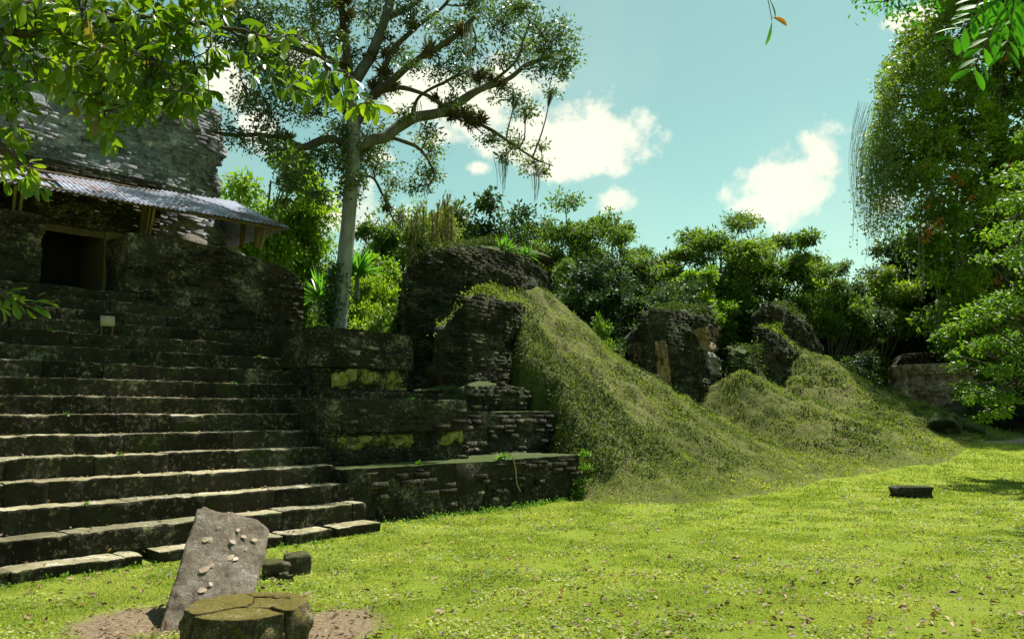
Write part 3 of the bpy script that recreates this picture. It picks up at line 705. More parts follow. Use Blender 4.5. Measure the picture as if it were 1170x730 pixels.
# ============================================================ RUINS ON THE MOUNDS
def growth(par, mb, n, seed, mat='leaf_clump', ls=.07, frac=.35):
    V = mb.V[1]; rng = np.random.default_rng(seed); zc = V[:, 2]; keep = V[zc > np.quantile(zc, .0)]
    P = keep[rng.integers(0, len(keep), n)] + rng.normal(size=(n, 3)) * np.array([.12, .12, .03]); k = fbm(P, 1.6, 4, seed) > -.15; P = P[k]; m = len(P)
    V0 = mb.V[0]; P2 = V0[rng.integers(0, len(V0), int(n * frac))]; P2 = P2[fbm(P2, 1.2, 4, seed + 3) > .25]; P2 = P2 + rng.normal(size=P2.shape) * .07; P = np.concatenate([P, P2]); m = len(P)
    P[:, 2] += rng.random(m) ** 2 * .10; L_ = ls * rng.uniform(.5, 1.5, m); g = MB(); leaves(g, P, rdir(rng, m) + Z * .4, rdir(rng, m) + Z * .5, L_, L_ * .5)
    build('plant_growth', g, M[mat], par)
def ruin(name, label, base):
    return thing(name, label, 'ruin', W(*base))
def zlin(pts):
    pu = np.array([p[0] for p in pts]); pz = np.array([p[1] for p in pts]); return lambda u, n: float(np.interp(u, pu, pz))
def make_ruins():
    r = ruin('pyramid_ruin', 'largest dark rubble masonry ruin with a rounded flat top, above the nearest grassy mound', (8, 6, 2))
    mb = MB()
    shell(mb, [(5.0, 6.0), (11.0, 6.0), (13.4, 8.2), (7.0, 8.4)], .8, sky_profile([(440, 345), (458, 325), (470, 300), (500, 283), (560, 279), (600, 287), (628, 300), (638, 316), (660, 335)]), .07, .15, 71, .085, .26, .09, mat=0, capmat=1, dome=.05, chaikin=1)
    build('upper_body', mb, [M['rubble'], M['rubble_moss']], r); growth(r, mb, 7000, 5)
    mb = MB()
    shell(mb, [(4.7, 3.8), (7.3, 3.7), (9.2, 5.4), (9.2, 6.3), (6.0, 6.3)], .8, sky_profile([(500, 372), (514, 360), (533, 338), (560, 334), (600, 344), (640, 352)]), .09, .16, 73, .09, .26, .09, mat=0, capmat=1, dome=.08, chaikin=1)
    build('lower_body', mb, [M['rubble'], M['rubble_moss']], r); growth(r, mb, 5000, 6, 'cover')
    mb = MB()
    shell(mb, [(4.0, 3.0), (6.9, 3.0), (6.9, 4.6), (4.0, 4.6)], .8, zlin([(4, 2.05), (5.5, 2.2), (7, 2.0)]), .06, .14, 75, .1, .26, .05, capmat=1, dome=.15)
    build('footing', mb, [M['rubble'], M['rubble_moss']], r)
    # second ruin
    r = ruin('stucco_ruin', 'squat dark ruin with orange and white stucco patches, right of the nearest mound', (14.5, 6, 2))
    mb = MB()
    shell(mb, [(12.5, 4.5), (15.0, 4.0), (17.7, 4.3), (20.8, 6.4), (15.4, 6.6)], .4, sky_profile([(706, 400), (716, 378), (728, 364), (750, 352), (790, 354), (812, 360), (826, 374), (840, 398)]), .03, .26, 77, .10, .28, .12, mat=0, capmat=1, dome=.12, chaikin=1)
    body = mb; build('body', mb, [M['rubble'], M['rubble_moss']], r); growth(r, mb, 6000, 7, ls=.09)
    def patch(par, quad, n, seed, m, nm='stucco_patch', off=.0):
        # raised irregular plaster patch following the wall
        q = [Pn(x, y, n) for x, y in quad]; A, B = np.meshgrid(np.linspace(0, 1, 26), np.linspace(0, 1, 26), indexing='ij')
        bvh = BVHTree.FromPolygons(np.concatenate(body.V).tolist(), np.concatenate([f for f, _ in body.F if f.shape[1] == 4]).tolist())
        p = [W(*a) for a in q]; P = (p[0] * (1 - A)[..., None] + p[1] * A[..., None]) * (1 - B)[..., None] + (p[3] * (1 - A)[..., None] + p[2] * A[..., None]) * B[..., None]
        e = np.minimum(np.minimum(A, 1 - A), np.minimum(B, 1 - B)) * 2
        v = np.array([np.array(a_) for a_ in (P - CP).reshape(-1, 3)]); Q = []
        for a_ in v:
            hit = bvh.ray_cast(tuple(CP), tuple(a_ / np.linalg.norm(a_))); Q.append(np.array(hit[0]) if hit[0] is not None else CP + a_ * 9)
        Q = np.array(Q).reshape(P.shape); P = Q - N * (.05 * np.clip(e * 4 - .2 + 1.1 * fbm(P, 2.8, 4, seed + 3), -1.5, 1))[..., None]
        gf = grid_faces(26, 26); fl = P.reshape(-1, 3)[gf]; ok = (np.ptp(fl, axis=1).max(1) < .6); mb = MB(); mb.add(P, gf[ok]); build(nm, mb, m, par, True)
    patch(r, [(718, 392), (732, 390), (733, 440), (719, 438)], 4.25, 5, M['stucco'])
    patch(r, [(748, 390), (760, 388), (768, 452), (752, 450)], 4.05, 6, M['stucco'])
    patch(r, [(790, 376), (822, 372), (828, 404), (802, 402)], 4.5, 8, M['stucco'])
    patch(r, [(802, 400), (826, 400), (828, 432), (812, 428)], 4.4, 9, M['stucco_grey'])
    mb = MB()
    shell(mb, [(16.9, 3.7), (19.5, 3.4), (21.5, 4.0), (22.6, 5.2), (19.6, 5.5)], .3, sky_profile([(822, 410), (845, 393), (862, 404), (880, 428), (896, 458)]), .10, .22, 79, .1, .28, .08, mat=0, capmat=0, dome=.3)
    build('mossy_shoulder', mb, [M['rubble_moss']], r); growth(r, mb, 3500, 8, 'leaf_clump', .08, 1.0)
    # third ruin
    r = ruin('peaked_ruin', 'black ruin with a sharp broken peak on its left, on the farthest grassy mound', (24.5, 7, 3))
    mb = MB()
    shell(mb, [(21.7, 5.0), (27.5, 5.1), (32.2, 6.4), (33.4, 7.8), (26.4, 7.4)], .5, sky_profile([(850, 372), (860, 358), (872, 350), (885, 345), (900, 352), (922, 366), (938, 382), (948, 408)]), .03, .26, 81, .11, .3, .12, mat=0, capmat=0, dome=.08, chaikin=1)
    build('body', mb, [M['rubble']], r); growth(r, mb, 5000, 9, ls=.10)
    mb = MB()
    shell(mb, [(20.4, 4.4), (23.4, 4.1), (26, 5.1), (26.6, 6.5), (24.4, 6.4)], .5, sky_profile([(848, 392), (858, 378), (880, 372), (900, 385), (918, 402)]), .06, .26, 83, .1, .3, .12, mat=0, capmat=1, dome=.15, chaikin=1)
    build('lower_body', mb, [M['rubble'], M['rubble_moss']], r); growth(r, mb, 5000, 10, 'cover', .10, .6)
    # fourth, distant
    c = at(1062, 440, 40); r = thing('distant_ruin', 'low tan banded ruin far off at right beneath dark trees', 'ruin', (c[0], c[1], .7))
    cu = (c - O) @ U; cn = (c - O) @ N
    def loc(px, Y): q = at(px, 440, Y); return ((q - O) @ U, (q - O) @ N)
    z = lambda py, Y: float(at(1050, py, Y)[2])
    ft = [loc(1006, 39), loc(1086, 36), loc(1140, 38), loc(1140, 46), loc(1030, 46)]
    mb = MB(); shell(mb, ft, .3, lambda u, n: z(418, 39), .04, .25, 85, .13, .45, .06, mat=0, capmat=1, dome=.1); build('lower_body', mb, [M['stucco'], M['rubble_moss']], r)
    ft = [loc(1010, 40.5), loc(1062, 38.5), loc(1130, 40), loc(1130, 46), loc(1030, 46)]
    mb = MB(); shell(mb, ft, 2.5, lambda u, n: z(394, 40) if u < ft[1][0] else z(404, 40), .2, .3, 87, .14, .4, .12, mat=0, capmat=1, dome=.3); build('upper_body', mb, [M['temple'], M['rubble_moss']], r)
make_ruins()

def make_boulder(name, label, c, rx, ry, rz, seed, mat, amp=.2, flat=0.0, rot=0, cat='rock', res=40, box=0):
    th = np.linspace(0, pi, res // 2); ph = np.linspace(0, 2 * pi, res, endpoint=False); T, Pp = np.meshgrid(th, ph, indexing='ij')
    D = np.stack([np.sin(T) * np.cos(Pp), np.sin(T) * np.sin(Pp), np.cos(T)], -1)
    if box: D = np.sign(D) * np.abs(D) ** (1 - box); D = D / (np.abs(D) ** 6).sum(-1, keepdims=True) ** (1 / 6)
    D = D * (1 + amp * fbm(D + seed, 1.5, 4, seed))[..., None]
    V = D * np.array([rx, ry, rz]); c_, s_ = cos(rot), sin(rot)
    V = np.stack([V[..., 0] * c_ - V[..., 1] * s_, V[..., 0] * s_ + V[..., 1] * c_, V[..., 2]], -1) + c
    n, m = V.shape[:2]; i = np.arange(n * m).reshape(n, m); a = i[:-1]; b = i[1:]
    mb = MB(); mb.add(V, np.stack([a, b, np.roll(b, -1, 1), np.roll(a, -1, 1)], -1).reshape(-1, 4))
    o = build(name, mb, mat, origin=(c[0], c[1], c[2] - rz * .8), smooth=False); tag(o, label, cat); return o
def on_slope(px, D):
    q = at(px, 480, D); d = q - O; q[2] = float(mound_z(np.array([d @ U]), np.array([d @ N]))[0]); return q
q = on_slope(1082, 26.5)
make_boulder('boulder', 'rounded mossy boulder at the foot of the farthest mound, beside the dirt path', np.array([q[0], q[1], q[2] + .22]), .50, .46, .42, 3, M['rubble_moss'], .3)
q = on_slope(1110, 27)
make_boulder('boulder', 'smaller flat stone right of the rounded mossy boulder', np.array([q[0], q[1], q[2] + .08]), .40, .36, .22, 6, M['rubble_moss'], .35)

# ============================================================ FOREGROUND STONES
def make_stela():
    BL, BR, TL, TR = map(np.array, ((-2.64, 6.10, 0.), (-2.06, 6.40, 0.), (-2.72, 7.0, .80), (-2.17, 7.30, .66)))
    nrm = np.cross(BR - BL, TL - BL); nrm /= np.linalg.norm(nrm)
    if nrm[2] < 0: nrm = -nrm
    BL = BL - (TL - BL) * .12; BR = BR - (TR - BR) * .12
    root = thing('leaning_stela', 'grey weathered stone slab leaning back, fallen leaves on its face', 'stela', (-2.35, 6.4, 0))
    n = 56; A, B = np.meshgrid(np.linspace(0, 1, n), np.linspace(0, 1, n), indexing='ij')
    topcut = -.03 * np.clip(1 - np.abs(A - .33) / .12, 0, 1) + .01 * np.sin(A * 19)
    Bc = B * (1 - np.where(A > .8, (A - .8) * .5, 0) - np.where(A < .06, .02, 0) + topcut * .5)
    P = (BL * (1 - A)[..., None] + BR * A[..., None]) * (1 - Bc)[..., None] + (TL * (1 - A)[..., None] + TR * A[..., None]) * Bc[..., None]
    eo = np.clip(1 - np.minimum(np.minimum(A, 1 - A), 1 - B) / .12, 0, 1); P = P + ((BR - BL) / .65)[None, None] * (.014 * fbm(P, 5, 4, 91) * eo)[..., None] + ((TL - BL) / 1.2)[None, None] * (.018 * fbm(P, 4, 4, 93) * eo)[..., None]
    ed = np.minimum(np.minimum(A, 1 - A), 1 - B); rnd = np.clip(1 - ed / .03, 0, 1) ** 2
    q = (TR + BL) / 2
    f = P + nrm * (.010 * fbm(P, 4, 4, 2) + .009 * fbm(P, 14, 4, 7) - .035 * rnd * (1 + .8 * fbm(P, 9, 3, 33)))[..., None]
    crack = np.abs(fbm(P, 2.6, 3, 44)); f = f - nrm * (.016 * np.clip(1 - crack / .03, 0, 1))[..., None]
    flk = np.clip((fbm(P, 3.1, 3, 15) - .1) * 8, 0, 1); f = f - nrm * (.012 * flk)[..., None]
    bk = P - nrm * (.17 + .02 * fbm(P, 3, 3, 12))[..., None]
    mb = MB(); mb.add(f, grid_faces(n, n)); mb.add(bk, grid_faces(n, n)[:, ::-1])
    for e0, e1 in ((f[0], bk[0]), (f[-1], bk[-1]), (f[:, -1], bk[:, -1]), (f[:, 0], bk[:, 0])):
        t = np.linspace(0, 1, 9)[None, :, None]; S = e0[:, None] * (1 - t) + e1[:, None] * t
        w = np.sin(np.linspace(0, pi, 9)); S = S + (.02 * fbm(S, 7, 3, 17) * w[None])[..., None] * (e0.mean(0) - P.mean((0, 1)))
        mb.add(S, grid_faces(S.shape[0], 9))
    build('slab', mb, M['stela'], root, False)
    bv = BVHTree.FromPolygons(f.reshape(-1, 3).tolist(), grid_faces(n, n).tolist())
    # dead leaves lying on it
    def on(px, py):
        h_ = bv.ray_cast(tuple(CP), tuple(ray(px, py) / np.linalg.norm(ray(px, py)))); return np.array(h_[0] if h_[0] is not None else q) + nrm * .016
    rng = np.random.default_rng(3); k = 0
    LB = ['topmost of them all', 'at its left edge in the upper half', 'beside the upper left one', 'central in the upper half', 'small, upper right of centre', 'right of centre in the upper half', 'nearest to its right edge', 'in the middle of the face', 'touching the right side of the middle one', 'lower left, right under a smaller one', 'lower left, the upper of two', 'closest to the lower left edge', 'low and central above the altar', 'lowest of them all', 'small one on the right at mid height', 'tiny one near the top left']
    for (px, py, s) in [(262, 593, 1.3), (236, 617, 1.2), (240, 617, .9), (265, 619, 1.0), (272, 607, .8), (279, 614, .9), (292, 618, .9), (264, 637, 1.2), (268, 640, .9), (236, 650, 1.3), (242, 646, 1.0), (229, 652, .9), (240, 667, .7), (234, 675, 1.2), (281, 628, .6), (250, 603, .6)]:
        mb = MB(); D = rdir(rng, 1); D -= (D @ nrm)[:, None] * nrm
        leaves(mb, on(px, py)[None] - D * .03 * s, D, (nrm + .15 * rdir(rng, 1)[0])[None], .062 * s, .044 * s, 0, .06, True)
        V0 = mb.V[0]; o = build('fallen_leaf', mb, M['litter_pale'], origin=V0.mean(0)); tag(o, 'pale dead leaf lying on the leaning slab, %s' % LB[k], 'leaf', 'dead leaves on the leaning slab'); k += 1
M['litter_pale'] = leaf_mat('pale_dead_leaf', (.22, .14, .10), (.34, .25, .18), (.48, .38, .26), .1, .6, 4)
make_stela()

def make_altar():
    c = np.array([-1.79, 5.50, 0]); rad = .375; zt = .315
    root = thing('round_altar', 'low round cracked altar stone with yellow moss, in front of the leaning slab', 'altar', c)
    # fragments: split the disk by crack lines
    sites = np.array([(-.17, .06), (.17, .33), (.33, .05), (.12, -.24), (.13, .10)]) * .87
    rng = np.random.default_rng(6)
    def clip(poly, nx, d):
        out = []
        for i in range(len(poly)):
            a, b = poly[i], poly[(i + 1) % len(poly)]; da, db = a @ nx - d, b @ nx - d
            if da <= 0: out.append(a)
            if da * db < 0: out.append(a + (b - a) * (da / (da - db)))
        return out
    for i, s in enumerate(sites):
        poly = [np.array([rad * cos(t) * (1 + .03 * sin(3 * t)), rad * sin(t) * (1 + .03 * cos(2 * t))]) for t in np.linspace(0, 2 * pi, 64, endpoint=False)]
        for j, o in enumerate(sites):
            if j == i: continue
            nx = o - s; L_ = np.linalg.norm(nx); nx = nx / L_; gap = .006 if 3 in (i, j) else .0022
            poly = clip(poly, nx, (o + s) @ nx / 2 - gap)
            if len(poly) < 3: break
        if len(poly) < 3: continue
        p = np.array(poly); g = np.vstack([p, p[:1]]); seg = np.linalg.norm(np.diff(g, axis=0), axis=1); cum = np.r_[0, np.cumsum(seg)]
        m = max(12, int(cum[-1] / .02)); ss = np.linspace(0, cum[-1], m, endpoint=False); p = np.stack([np.interp(ss, cum, g[:, 0]), np.interp(ss, cum, g[:, 1])], -1)
        q0 = np.c_[p, np.zeros(m)]; p = p + .035 * np.stack([fbm(q0, 6, 4, 41), fbm(q0, 6, 4, 52)], -1) * np.clip((rad - np.linalg.norm(p, axis=1)) / .1, .15, 1)[:, None]
        ce = p.mean(0); tz = rng.uniform(-.008, .012); tl = rng.uniform(-.03, .03, 2)
        zs = list(np.linspace(-.1, zt - .03, 14)) + [zt - .012, zt - .003, zt]; sc = [1] * 14 + [.996, .985, .95]
        rr = np.linalg.norm(p, axis=1); outer = np.clip((rr - rad * .9) / (rad * .1), 0, 1)
        rings = []
        for z_, s_ in zip(zs, sc):
            w = ce + (p - ce) * s_; P3 = np.c_[w + c[:2], np.full(m, z_)]
            bul = (.03 * sin(pi * max(0, min(1, (z_ + .05) / .35)))) * outer
            dr = (bul + .040 * fbm(P3, 4, 4, 5) * outer + .012 * fbm(P3, 19, 3, 5) * outer)
            P3[:, :2] += (p / (rr[:, None] + 1e-6)) * dr[:, None]; P3[:, 2] += (tz + (w - 0) @ tl * .5) * (z_ > .1); rings.append(P3)
        for s_ in (.75, .55, .35, .18, .02):
            w = ce + (p - ce) * s_; P3 = np.c_[w + c[:2], np.full(m, zt)]; P3[:, 2] += tz + w @ tl * .5 + .014 * fbm(P3, 7, 4, 4); rings.append(P3)
        mb = MB(); mb.add(np.stack(rings, 1), grid_faces(m, len(rings), True)); build('fragment', mb, M['altar'], root)
make_altar()
def pebble(px, py, w, h, seed, label, box=.3, rot=.3, zoff=0):
    g = gr(px, py); s = g[1] / F; return make_boulder('stone_chunk', label, g + np.array([0, 0, h * s * .35]), w * s / 2, w * s / 2.4, h * s / 2, seed, M['rock'], .22, 0, rot, 'stone', 30, box)
pebble(338, 652, 30, 22, 4, 'squarish broken stone chunk, right of the pair behind the leaning slab', .45)
pebble(316, 656, 28, 17, 8, 'darker lumpy stone chunk, left of the pair behind the leaning slab', .2)
pebble(323, 660, 9, 7, 11, 'small pebble in front of the pair of stone chunks', .1)
pebble(331, 661, 7, 5, 12, 'tiny pebble beside the squarish stone chunk', .1)
def small_block():
    g = gr(1046, 569); mb = MB(); s = g[1] / F
    make_boulder('stone_block', 'small dark rectangular stone block alone on the open lawn', g + np.array([0, .15, .10]), .37, .16, .12, 14, M['rubble'], .16, 0, 0, 'stone block', 44, .55)
small_block()

def make_sign():
    a = Pn(123, 366, 4.3); c = W(*a); c[2] = 2.77
    root = thing('info_sign', 'small blank tan plaque on two short legs, standing on an upper step', 'sign', c)
    fwd = -c.copy(); fwd[2] = 0; fwd /= np.linalg.norm(fwd); fwd = (fwd * .6 - N * .4); fwd /= np.linalg.norm(fwd); rt = np.cross(Z, fwd)
    w = .1
    for s in (-1, 1):
        mb = MB(); tube(mb, [c + rt * s * w * .75, c + rt * s * w * .75 + Z * .17], .012, 6); build('leg', mb, M['wood'], root)
    mb = MB(); up = Z * .9 - fwd * .35; up /= np.linalg.norm(up); nr = np.cross(rt, up)
    boxes(mb, [c + Z * .23], np.array([rt * w]), np.array([up * .085]), np.array([nr * .012])); build('plaque', mb, flat_mat('plaque_board', (.36, .28, .18), .7, .15, 30), root)
make_sign()

# ============================================================ TREES
def puff_leaves(mb, rng, c, rp, n, ls, flat=.6, sub=9, up=.55, asp=.45):
    sc = c + rdir(rng, sub) * rng.uniform(.35, .95, (sub, 1)) * rp * np.array([1, 1, flat])
    k = rng.integers(0, sub, n); off = rng.normal(size=(n, 3)) * rp * .24 * np.array([1, 1, flat * .9])
    P = sc[k] + off; D = off / (np.linalg.norm(off, axis=1)[:, None] + 1e-6) + rdir(rng, n) * .9 + np.array([0, 0, -.25])
    Nn = rdir(rng, n) + np.array([0, 0, up * 2]); L_ = ls * rng.uniform(.6, 1.35, n)
    leaves(mb, P, D, Nn, L_, L_ * asp)
    return sc
def make_tree(name, label, cat, base, H, Rr, kind='mid', seed=0, group=None, npuff=20, nleaf=14000, ls=.20, crown_lo=.35, flat=.62, tr=.16, bark='bark_mid', subs=9, fill=.35, cone=1.0):
    rng = np.random.default_rng(seed); base = np.array(base, float); root = thing(name, label, cat, base, group)
    tm = MB(); lm = MB(); zc = H * (1 + crown_lo) / 2; rz = H * (1 - crown_lo) / 2
    lean = rng.uniform(-.05, .05, 2) * H
    topp = base + np.array([lean[0], lean[1], H * .82]); mid = base + np.array([lean[0] * .2 + rng.uniform(-.2, .2), lean[1] * .2, H * .4])
    T = spline([base - Z * .4, mid, topp], 14); tube(tm, T, np.linspace(tr, tr * .25, 14), 8, 0, .15, seed)
    cs = []
    for i in range(npuff):
        ls_ = ls * rng.uniform(.75, 1.3); d = rdir(rng, 1)[0]; d[2] = abs(d[2]) ** .8 * np.sign(d[2] + .45); r = rng.uniform(fill, 1) ** .5
        p = base + np.array([lean[0], lean[1], 0]) * .8 + np.array([d[0] * Rr, d[1] * Rr, zc + d[2] * rz]) * np.array([r, r, 1]) ; p[2] = base[2] + zc + d[2] * rz * (.85 * r + .1)
        cs.append(p)
        rp = Rr * rng.uniform(.22, .42)
        k = int(np.clip((p[2] - base[2]) / H - .22, .12, .75) * 13 / .82); st = T[min(k, 12)]
        br = spline([st, st * .5 + p * .5 + np.array([0, 0, -.06 * H * rng.random()]), p], 8); tube(tm, br, np.linspace(tr * .42, tr * .07, 8), 5)
        sc = puff_leaves(lm, rng, p, rp, int(nleaf / npuff / (ls_ / ls) ** 1.5), ls_, flat * rng.uniform(.7, 1.3), subs)
        for s_ in sc[:5]: tube(tm, [br[-2], (br[-2] + s_) / 2 + rng.normal(size=3) * .05, s_], [tr * .08, tr * .05, tr * .02], 4)
    build('trunk', tm, M[bark], root, True); build('crown', lm, M['leaf_' + kind], root)
    return root
def copy_thing(src, loc, rz=0, sc=1.0, label=None, scz=None):
    r = src.copy(); scn.collection.objects.link(r); r.location = tuple(float(x) for x in loc); r.rotation_euler = (0, 0, rz); r.scale = (sc, sc, scz or sc)
    if label: r['label'] = label
    for ch in src.children:
        c = ch.copy(); scn.collection.objects.link(c); c.parent = r
    return r

protos = {}
PH, PR = 10.0, 2.5
TREES = [  # px, top y, distance, width px, kind, label
    (302, 150, 23, 135, 'bright', 'bright yellow green tree behind the right edge of the temple tower'),
    (350, 264, 27, 100, 'bright', 'bright leafy tree left of the tall grey trunk, beside the canopy end'),
    (372, 300, 24, 70, 'mid', 'short green tree just left of the tall grey trunk'),
    (262, 250, 26, 70, 'mid', 'green tree peeping under the end of the tin canopy'),
    (432, 250, 31, 100, 'mid', 'slim green tree just right of the tall grey trunk'),
    (455, 284, 25, 95, 'bright', 'low bright bushy tree between the tall grey trunk and the largest ruin'),
    (408, 306, 23, 60, 'bright', 'low sunny bush directly behind the tall grey trunk'),
    (484, 224, 31, 80, 'olive', 'olive tree with hanging roots, at the left shoulder of the largest ruin'),
    (548, 214, 36, 130, 'dark', 'round dark crowned tree directly above the largest ruin'),
    (602, 250, 42, 90, 'mid', 'green tree right of the round dark crown, above the largest ruin'),
    (655, 240, 38, 120, 'airy', 'open branched tree above the right end of the largest ruin'),
    (705, 262, 44, 90, 'airy', 'wide topped green tree beneath the small central cloud'),
    (700, 300, 30, 110, 'dark', 'dense dark tree between the largest ruin and the stucco ruin'),
    (752, 282, 46, 90, 'dark', 'dark round tree behind the dip in the skyline, above the stucco ruin'),
    (762, 322, 34, 90, 'dark', 'lower dark tree directly behind the stucco ruin'),
    (815, 250, 42, 120, 'airy', 'tall feathery tree, left of the pair on the middle skyline'),
    (872, 256, 44, 110, 'airy', 'tall feathery tree, right of the pair on the middle skyline'),
    (842, 318, 41, 100, 'mid', 'mid green tree behind the gap between stucco ruin and peaked ruin'),
    (905, 292, 44, 80, 'bright', 'yellow green tree above the peaked ruin'),
    (945, 300, 41, 80, 'mid', 'green tree right of the peaked ruin on the descending skyline'),
    (972, 315, 42, 80, 'dark', 'dark tree at the lowest notch of the skyline'),
    (940, 345, 43, 80, 'dark', 'dark low tree directly right of the peaked ruin'),
    (1002, 302, 50, 100, 'olive', 'olive tree right of the lowest notch of the skyline'),
    (1048, 258, 50, 120, 'dark', 'tall dark tree behind the left edge of the vine draped tree'),
    (1085, 300, 52, 130, 'mid', 'green tree above the distant banded ruin'),
    (1130, 240, 46, 130, 'dark', 'dark tree behind the vine draped tree at right'),
    (640, 300, 33, 80, 'mid', 'low green tree at the right shoulder of the largest ruin'),
    (800, 300, 38, 80, 'bright', 'lighter green tree below the feathery pair'),
    (1035, 330, 52, 100, 'dark', 'shadowy tree far behind the distant banded ruin'),
    (510, 262, 40, 80, 'dark', 'dark tree between the olive tree and the round dark crown'),
]
def forest():
    G = 'forest trees behind the ruins'
    par = {'bright': dict(npuff=46, nleaf=26000, ls=.23, crown_lo=.12, fill=.2), 'mid': dict(npuff=50, nleaf=28000, ls=.21, crown_lo=.12, fill=.2), 'dark': dict(npuff=54, nleaf=32000, ls=.21, fill=.2, crown_lo=.08),
           'airy': dict(npuff=50, nleaf=22000, ls=.19, flat=.38, crown_lo=.2, subs=8, fill=.2), 'olive': dict(npuff=40, nleaf=22000, ls=.20, flat=.95, crown_lo=.12, fill=.2)}
    cnt = {}
    for i, (px, py, D, wd, kind, label) in enumerate(TREES):
        v = cnt.get(kind, 0); cnt[kind] = v + 1; key = (kind, v % 2)
        top = at(px, py, D); x, y = top[0], D; zb = .3; H = (top[2] - zb) * (1.10 if kind == 'airy' else 1.03); sr = wd / 2 / F * D / PR
        if key not in protos:
            protos[key] = make_tree('forest_tree', label, 'tree', (x, y, zb), PH, PR, kind, 100 + i, G, **par[kind]); o = protos[key]
            o.scale = (sr, sr, H / PH * 1.0); o.rotation_euler = (0, 0, i * 1.7)
        else:
            o = copy_thing(protos[key], (x, y, zb), i * 1.7, sr, label, H / PH * 1.0)
forest()
def hanging_roots():
    rng = np.random.default_rng(9); root = thing('hanging_roots', 'pale vertical aerial roots dangling from the olive tree by the largest ruin', 'aerial roots', at(495, 290, 29.5))
    for (x, y0, y1) in [(470, 250, 292), (476, 240, 288), (484, 236, 292), (493, 240, 285), (501, 232, 282), (508, 228, 290), (511, 222, 286), (516, 236, 284)]:
        mb = MB(); C = spline([at(x, y0, 29.5), at(x + rng.uniform(-2, 2), (y0 + y1) / 2, 29.5), at(x + rng.uniform(-2, 2), y1, 29.5)], 10); tube(mb, C, .035, 5); n = 120; j = rng.integers(0, 10, n)
        leaves(mb, C[j] + rng.normal(size=(n, 3)) * np.array([.10, .10, .15]), rdir(rng, n) * .4 - Z, rdir(rng, n), .22, .05); build('aerial_root', mb, M['root_tan'], root)
M['root_tan'] = leaf_mat('tan_root', (.14, .12, .05), (.22, .19, .08), (.30, .27, .12), .2, .7)
hanging_roots()
def far_wood():
    rng = np.random.default_rng(77); mb = MB(); tm = MB()
    for i in range(70):
        a = R(rng.uniform(-30, 36)); D = rng.uniform(52, 78); x, y = D * math.tan(a) * .95, D
        h = rng.uniform(6.5, 10.5) if abs(x / y - .38) > .12 else rng.uniform(5.5, 8)
        tube(tm, [(x, y, 0), (x + rng.uniform(-.5, .5), y, h * .8)], [.25, .08], 5)
        for k in range(12):
            c = np.array([x + rng.normal() * 2.4, y + rng.normal() * 2, h * rng.uniform(.2, .92)]); puff_leaves(mb, rng, c, rng.uniform(1.4, 2.4), 420, .40, .8, 8)
    for f, m in tm.F: mb.F.append((f + mb.n, 1))
    mb.V += tm.V; mb.n += tm.n
    o = build('far_wood', mb, [M['leaf_dark'], M['bark_mid']]); tag(o, 'distant dark forest closing the gaps behind the nearer trees', 'forest', kind='stuff')
far_wood()

# undergrowth shrubs
SHRUBS = [(395, 332, 19, 70, 'bright', 'sunny shrub at the foot of the tall grey trunk, on its left'), (440, 338, 20, 60, 'mid', 'sunny shrub between the tall trunk and the largest ruin'),
          (350, 330, 20, 60, 'mid', 'shrub behind the corner of the temple wall'), (690, 380, 25, 70, 'dark', 'dark shrub in the hollow left of the stucco ruin'),
          (670, 350, 23, 60, 'mid', 'leafy shrub on the back of the nearest mound'), (705, 415, 24, 50, 'dark', 'low dark shrub tucked against the left end of the stucco ruin'),
          (975, 402, 37, 60, 'dark', 'dark shrub left of the distant banded ruin'),
          (1150, 440, 31.5, 110, 'dark', 'dark undergrowth around the foot of the vine draped tree'), (1200, 430, 31, 90, 'mid', 'green undergrowth at the right picture edge by the dirt path'),
          (842, 392, 40, 40, 'bright', 'bright small shrub between the stucco ruin and the peaked ruin'), (965, 420, 42, 60, 'dark', 'low dark shrub behind the farthest mound slope'),
          (1112, 432, 34, 40, 'mid', 'leafy shrub covering the right end of the distant banded ruin')]
def shrubs():
    src = None
    pr = {}
    for i, (px, py, D, wd, kind, label) in enumerate(SHRUBS):
        top = at(px, py, D); q = (top - O); u, n = q @ U, q @ N
        zb = float(gz(top[0], D)) ; H = max(.8, top[2] - zb); s = wd / 2 / F * D / 1.0
        if D == 25 or D == 23 or D == 24: pass
        if kind not in pr: pr[kind] = make_tree('shrub', label, 'shrub', (top[0], D, zb), 3.0, 1.0, kind, 300 + i, 'shrubs among the ruins', npuff=14, nleaf=5000, ls=.14, crown_lo=.08, flat=.9, tr=.05); o = pr[kind]; o.scale = (s, s, H / 3)
        else: copy_thing(pr[kind], (top[0], D, zb), i * 1.3, s, label, H / 3)
shrubs()

def sword_plant(label, c, r, n, seed, name='spiky_plant', k=60):
    rng = np.random.default_rng(seed); root = thing(name, label, 'plant', c); mb = MB()
    for i in range(k):
        a = rng.uniform(0, 2 * pi); e = rng.uniform(.15, 1.4); L_ = r * rng.uniform(.7, 1.1); P0 = np.array(c) + np.array([0, 0, .05]); d = np.array([cos(a) * cos(e), sin(a) * cos(e), sin(e)]); s = np.cross(d, Z); s /= np.linalg.norm(s)
        V = []
        for t in np.linspace(0, 1, 7):
            p = P0 + d * L_ * t - Z * L_ * .35 * t * t * cos(e); w = .05 * r * (sin(pi * min(t + .12, 1)) ** .6 if t < .99 else 0); V += [p - s * w, p + s * w]
        mb.add(V, [[2 * j, 2 * j + 1, 2 * j + 3, 2 * j + 2] for j in range(6)])
    build('foliage', mb, M['leaf_sword'], root)
    mb = MB(); tube(mb, [np.array(c) - Z * .5, np.array(c) + Z * .1], [.06, .05], 6); build('stem', mb, M['bark_mid'], root)
    return root
sword_plant('spiky bright green plant growing on top of the largest ruin', W(*Pn(575, 288, 6.8)) - Z * .15, .75, 0, 1)
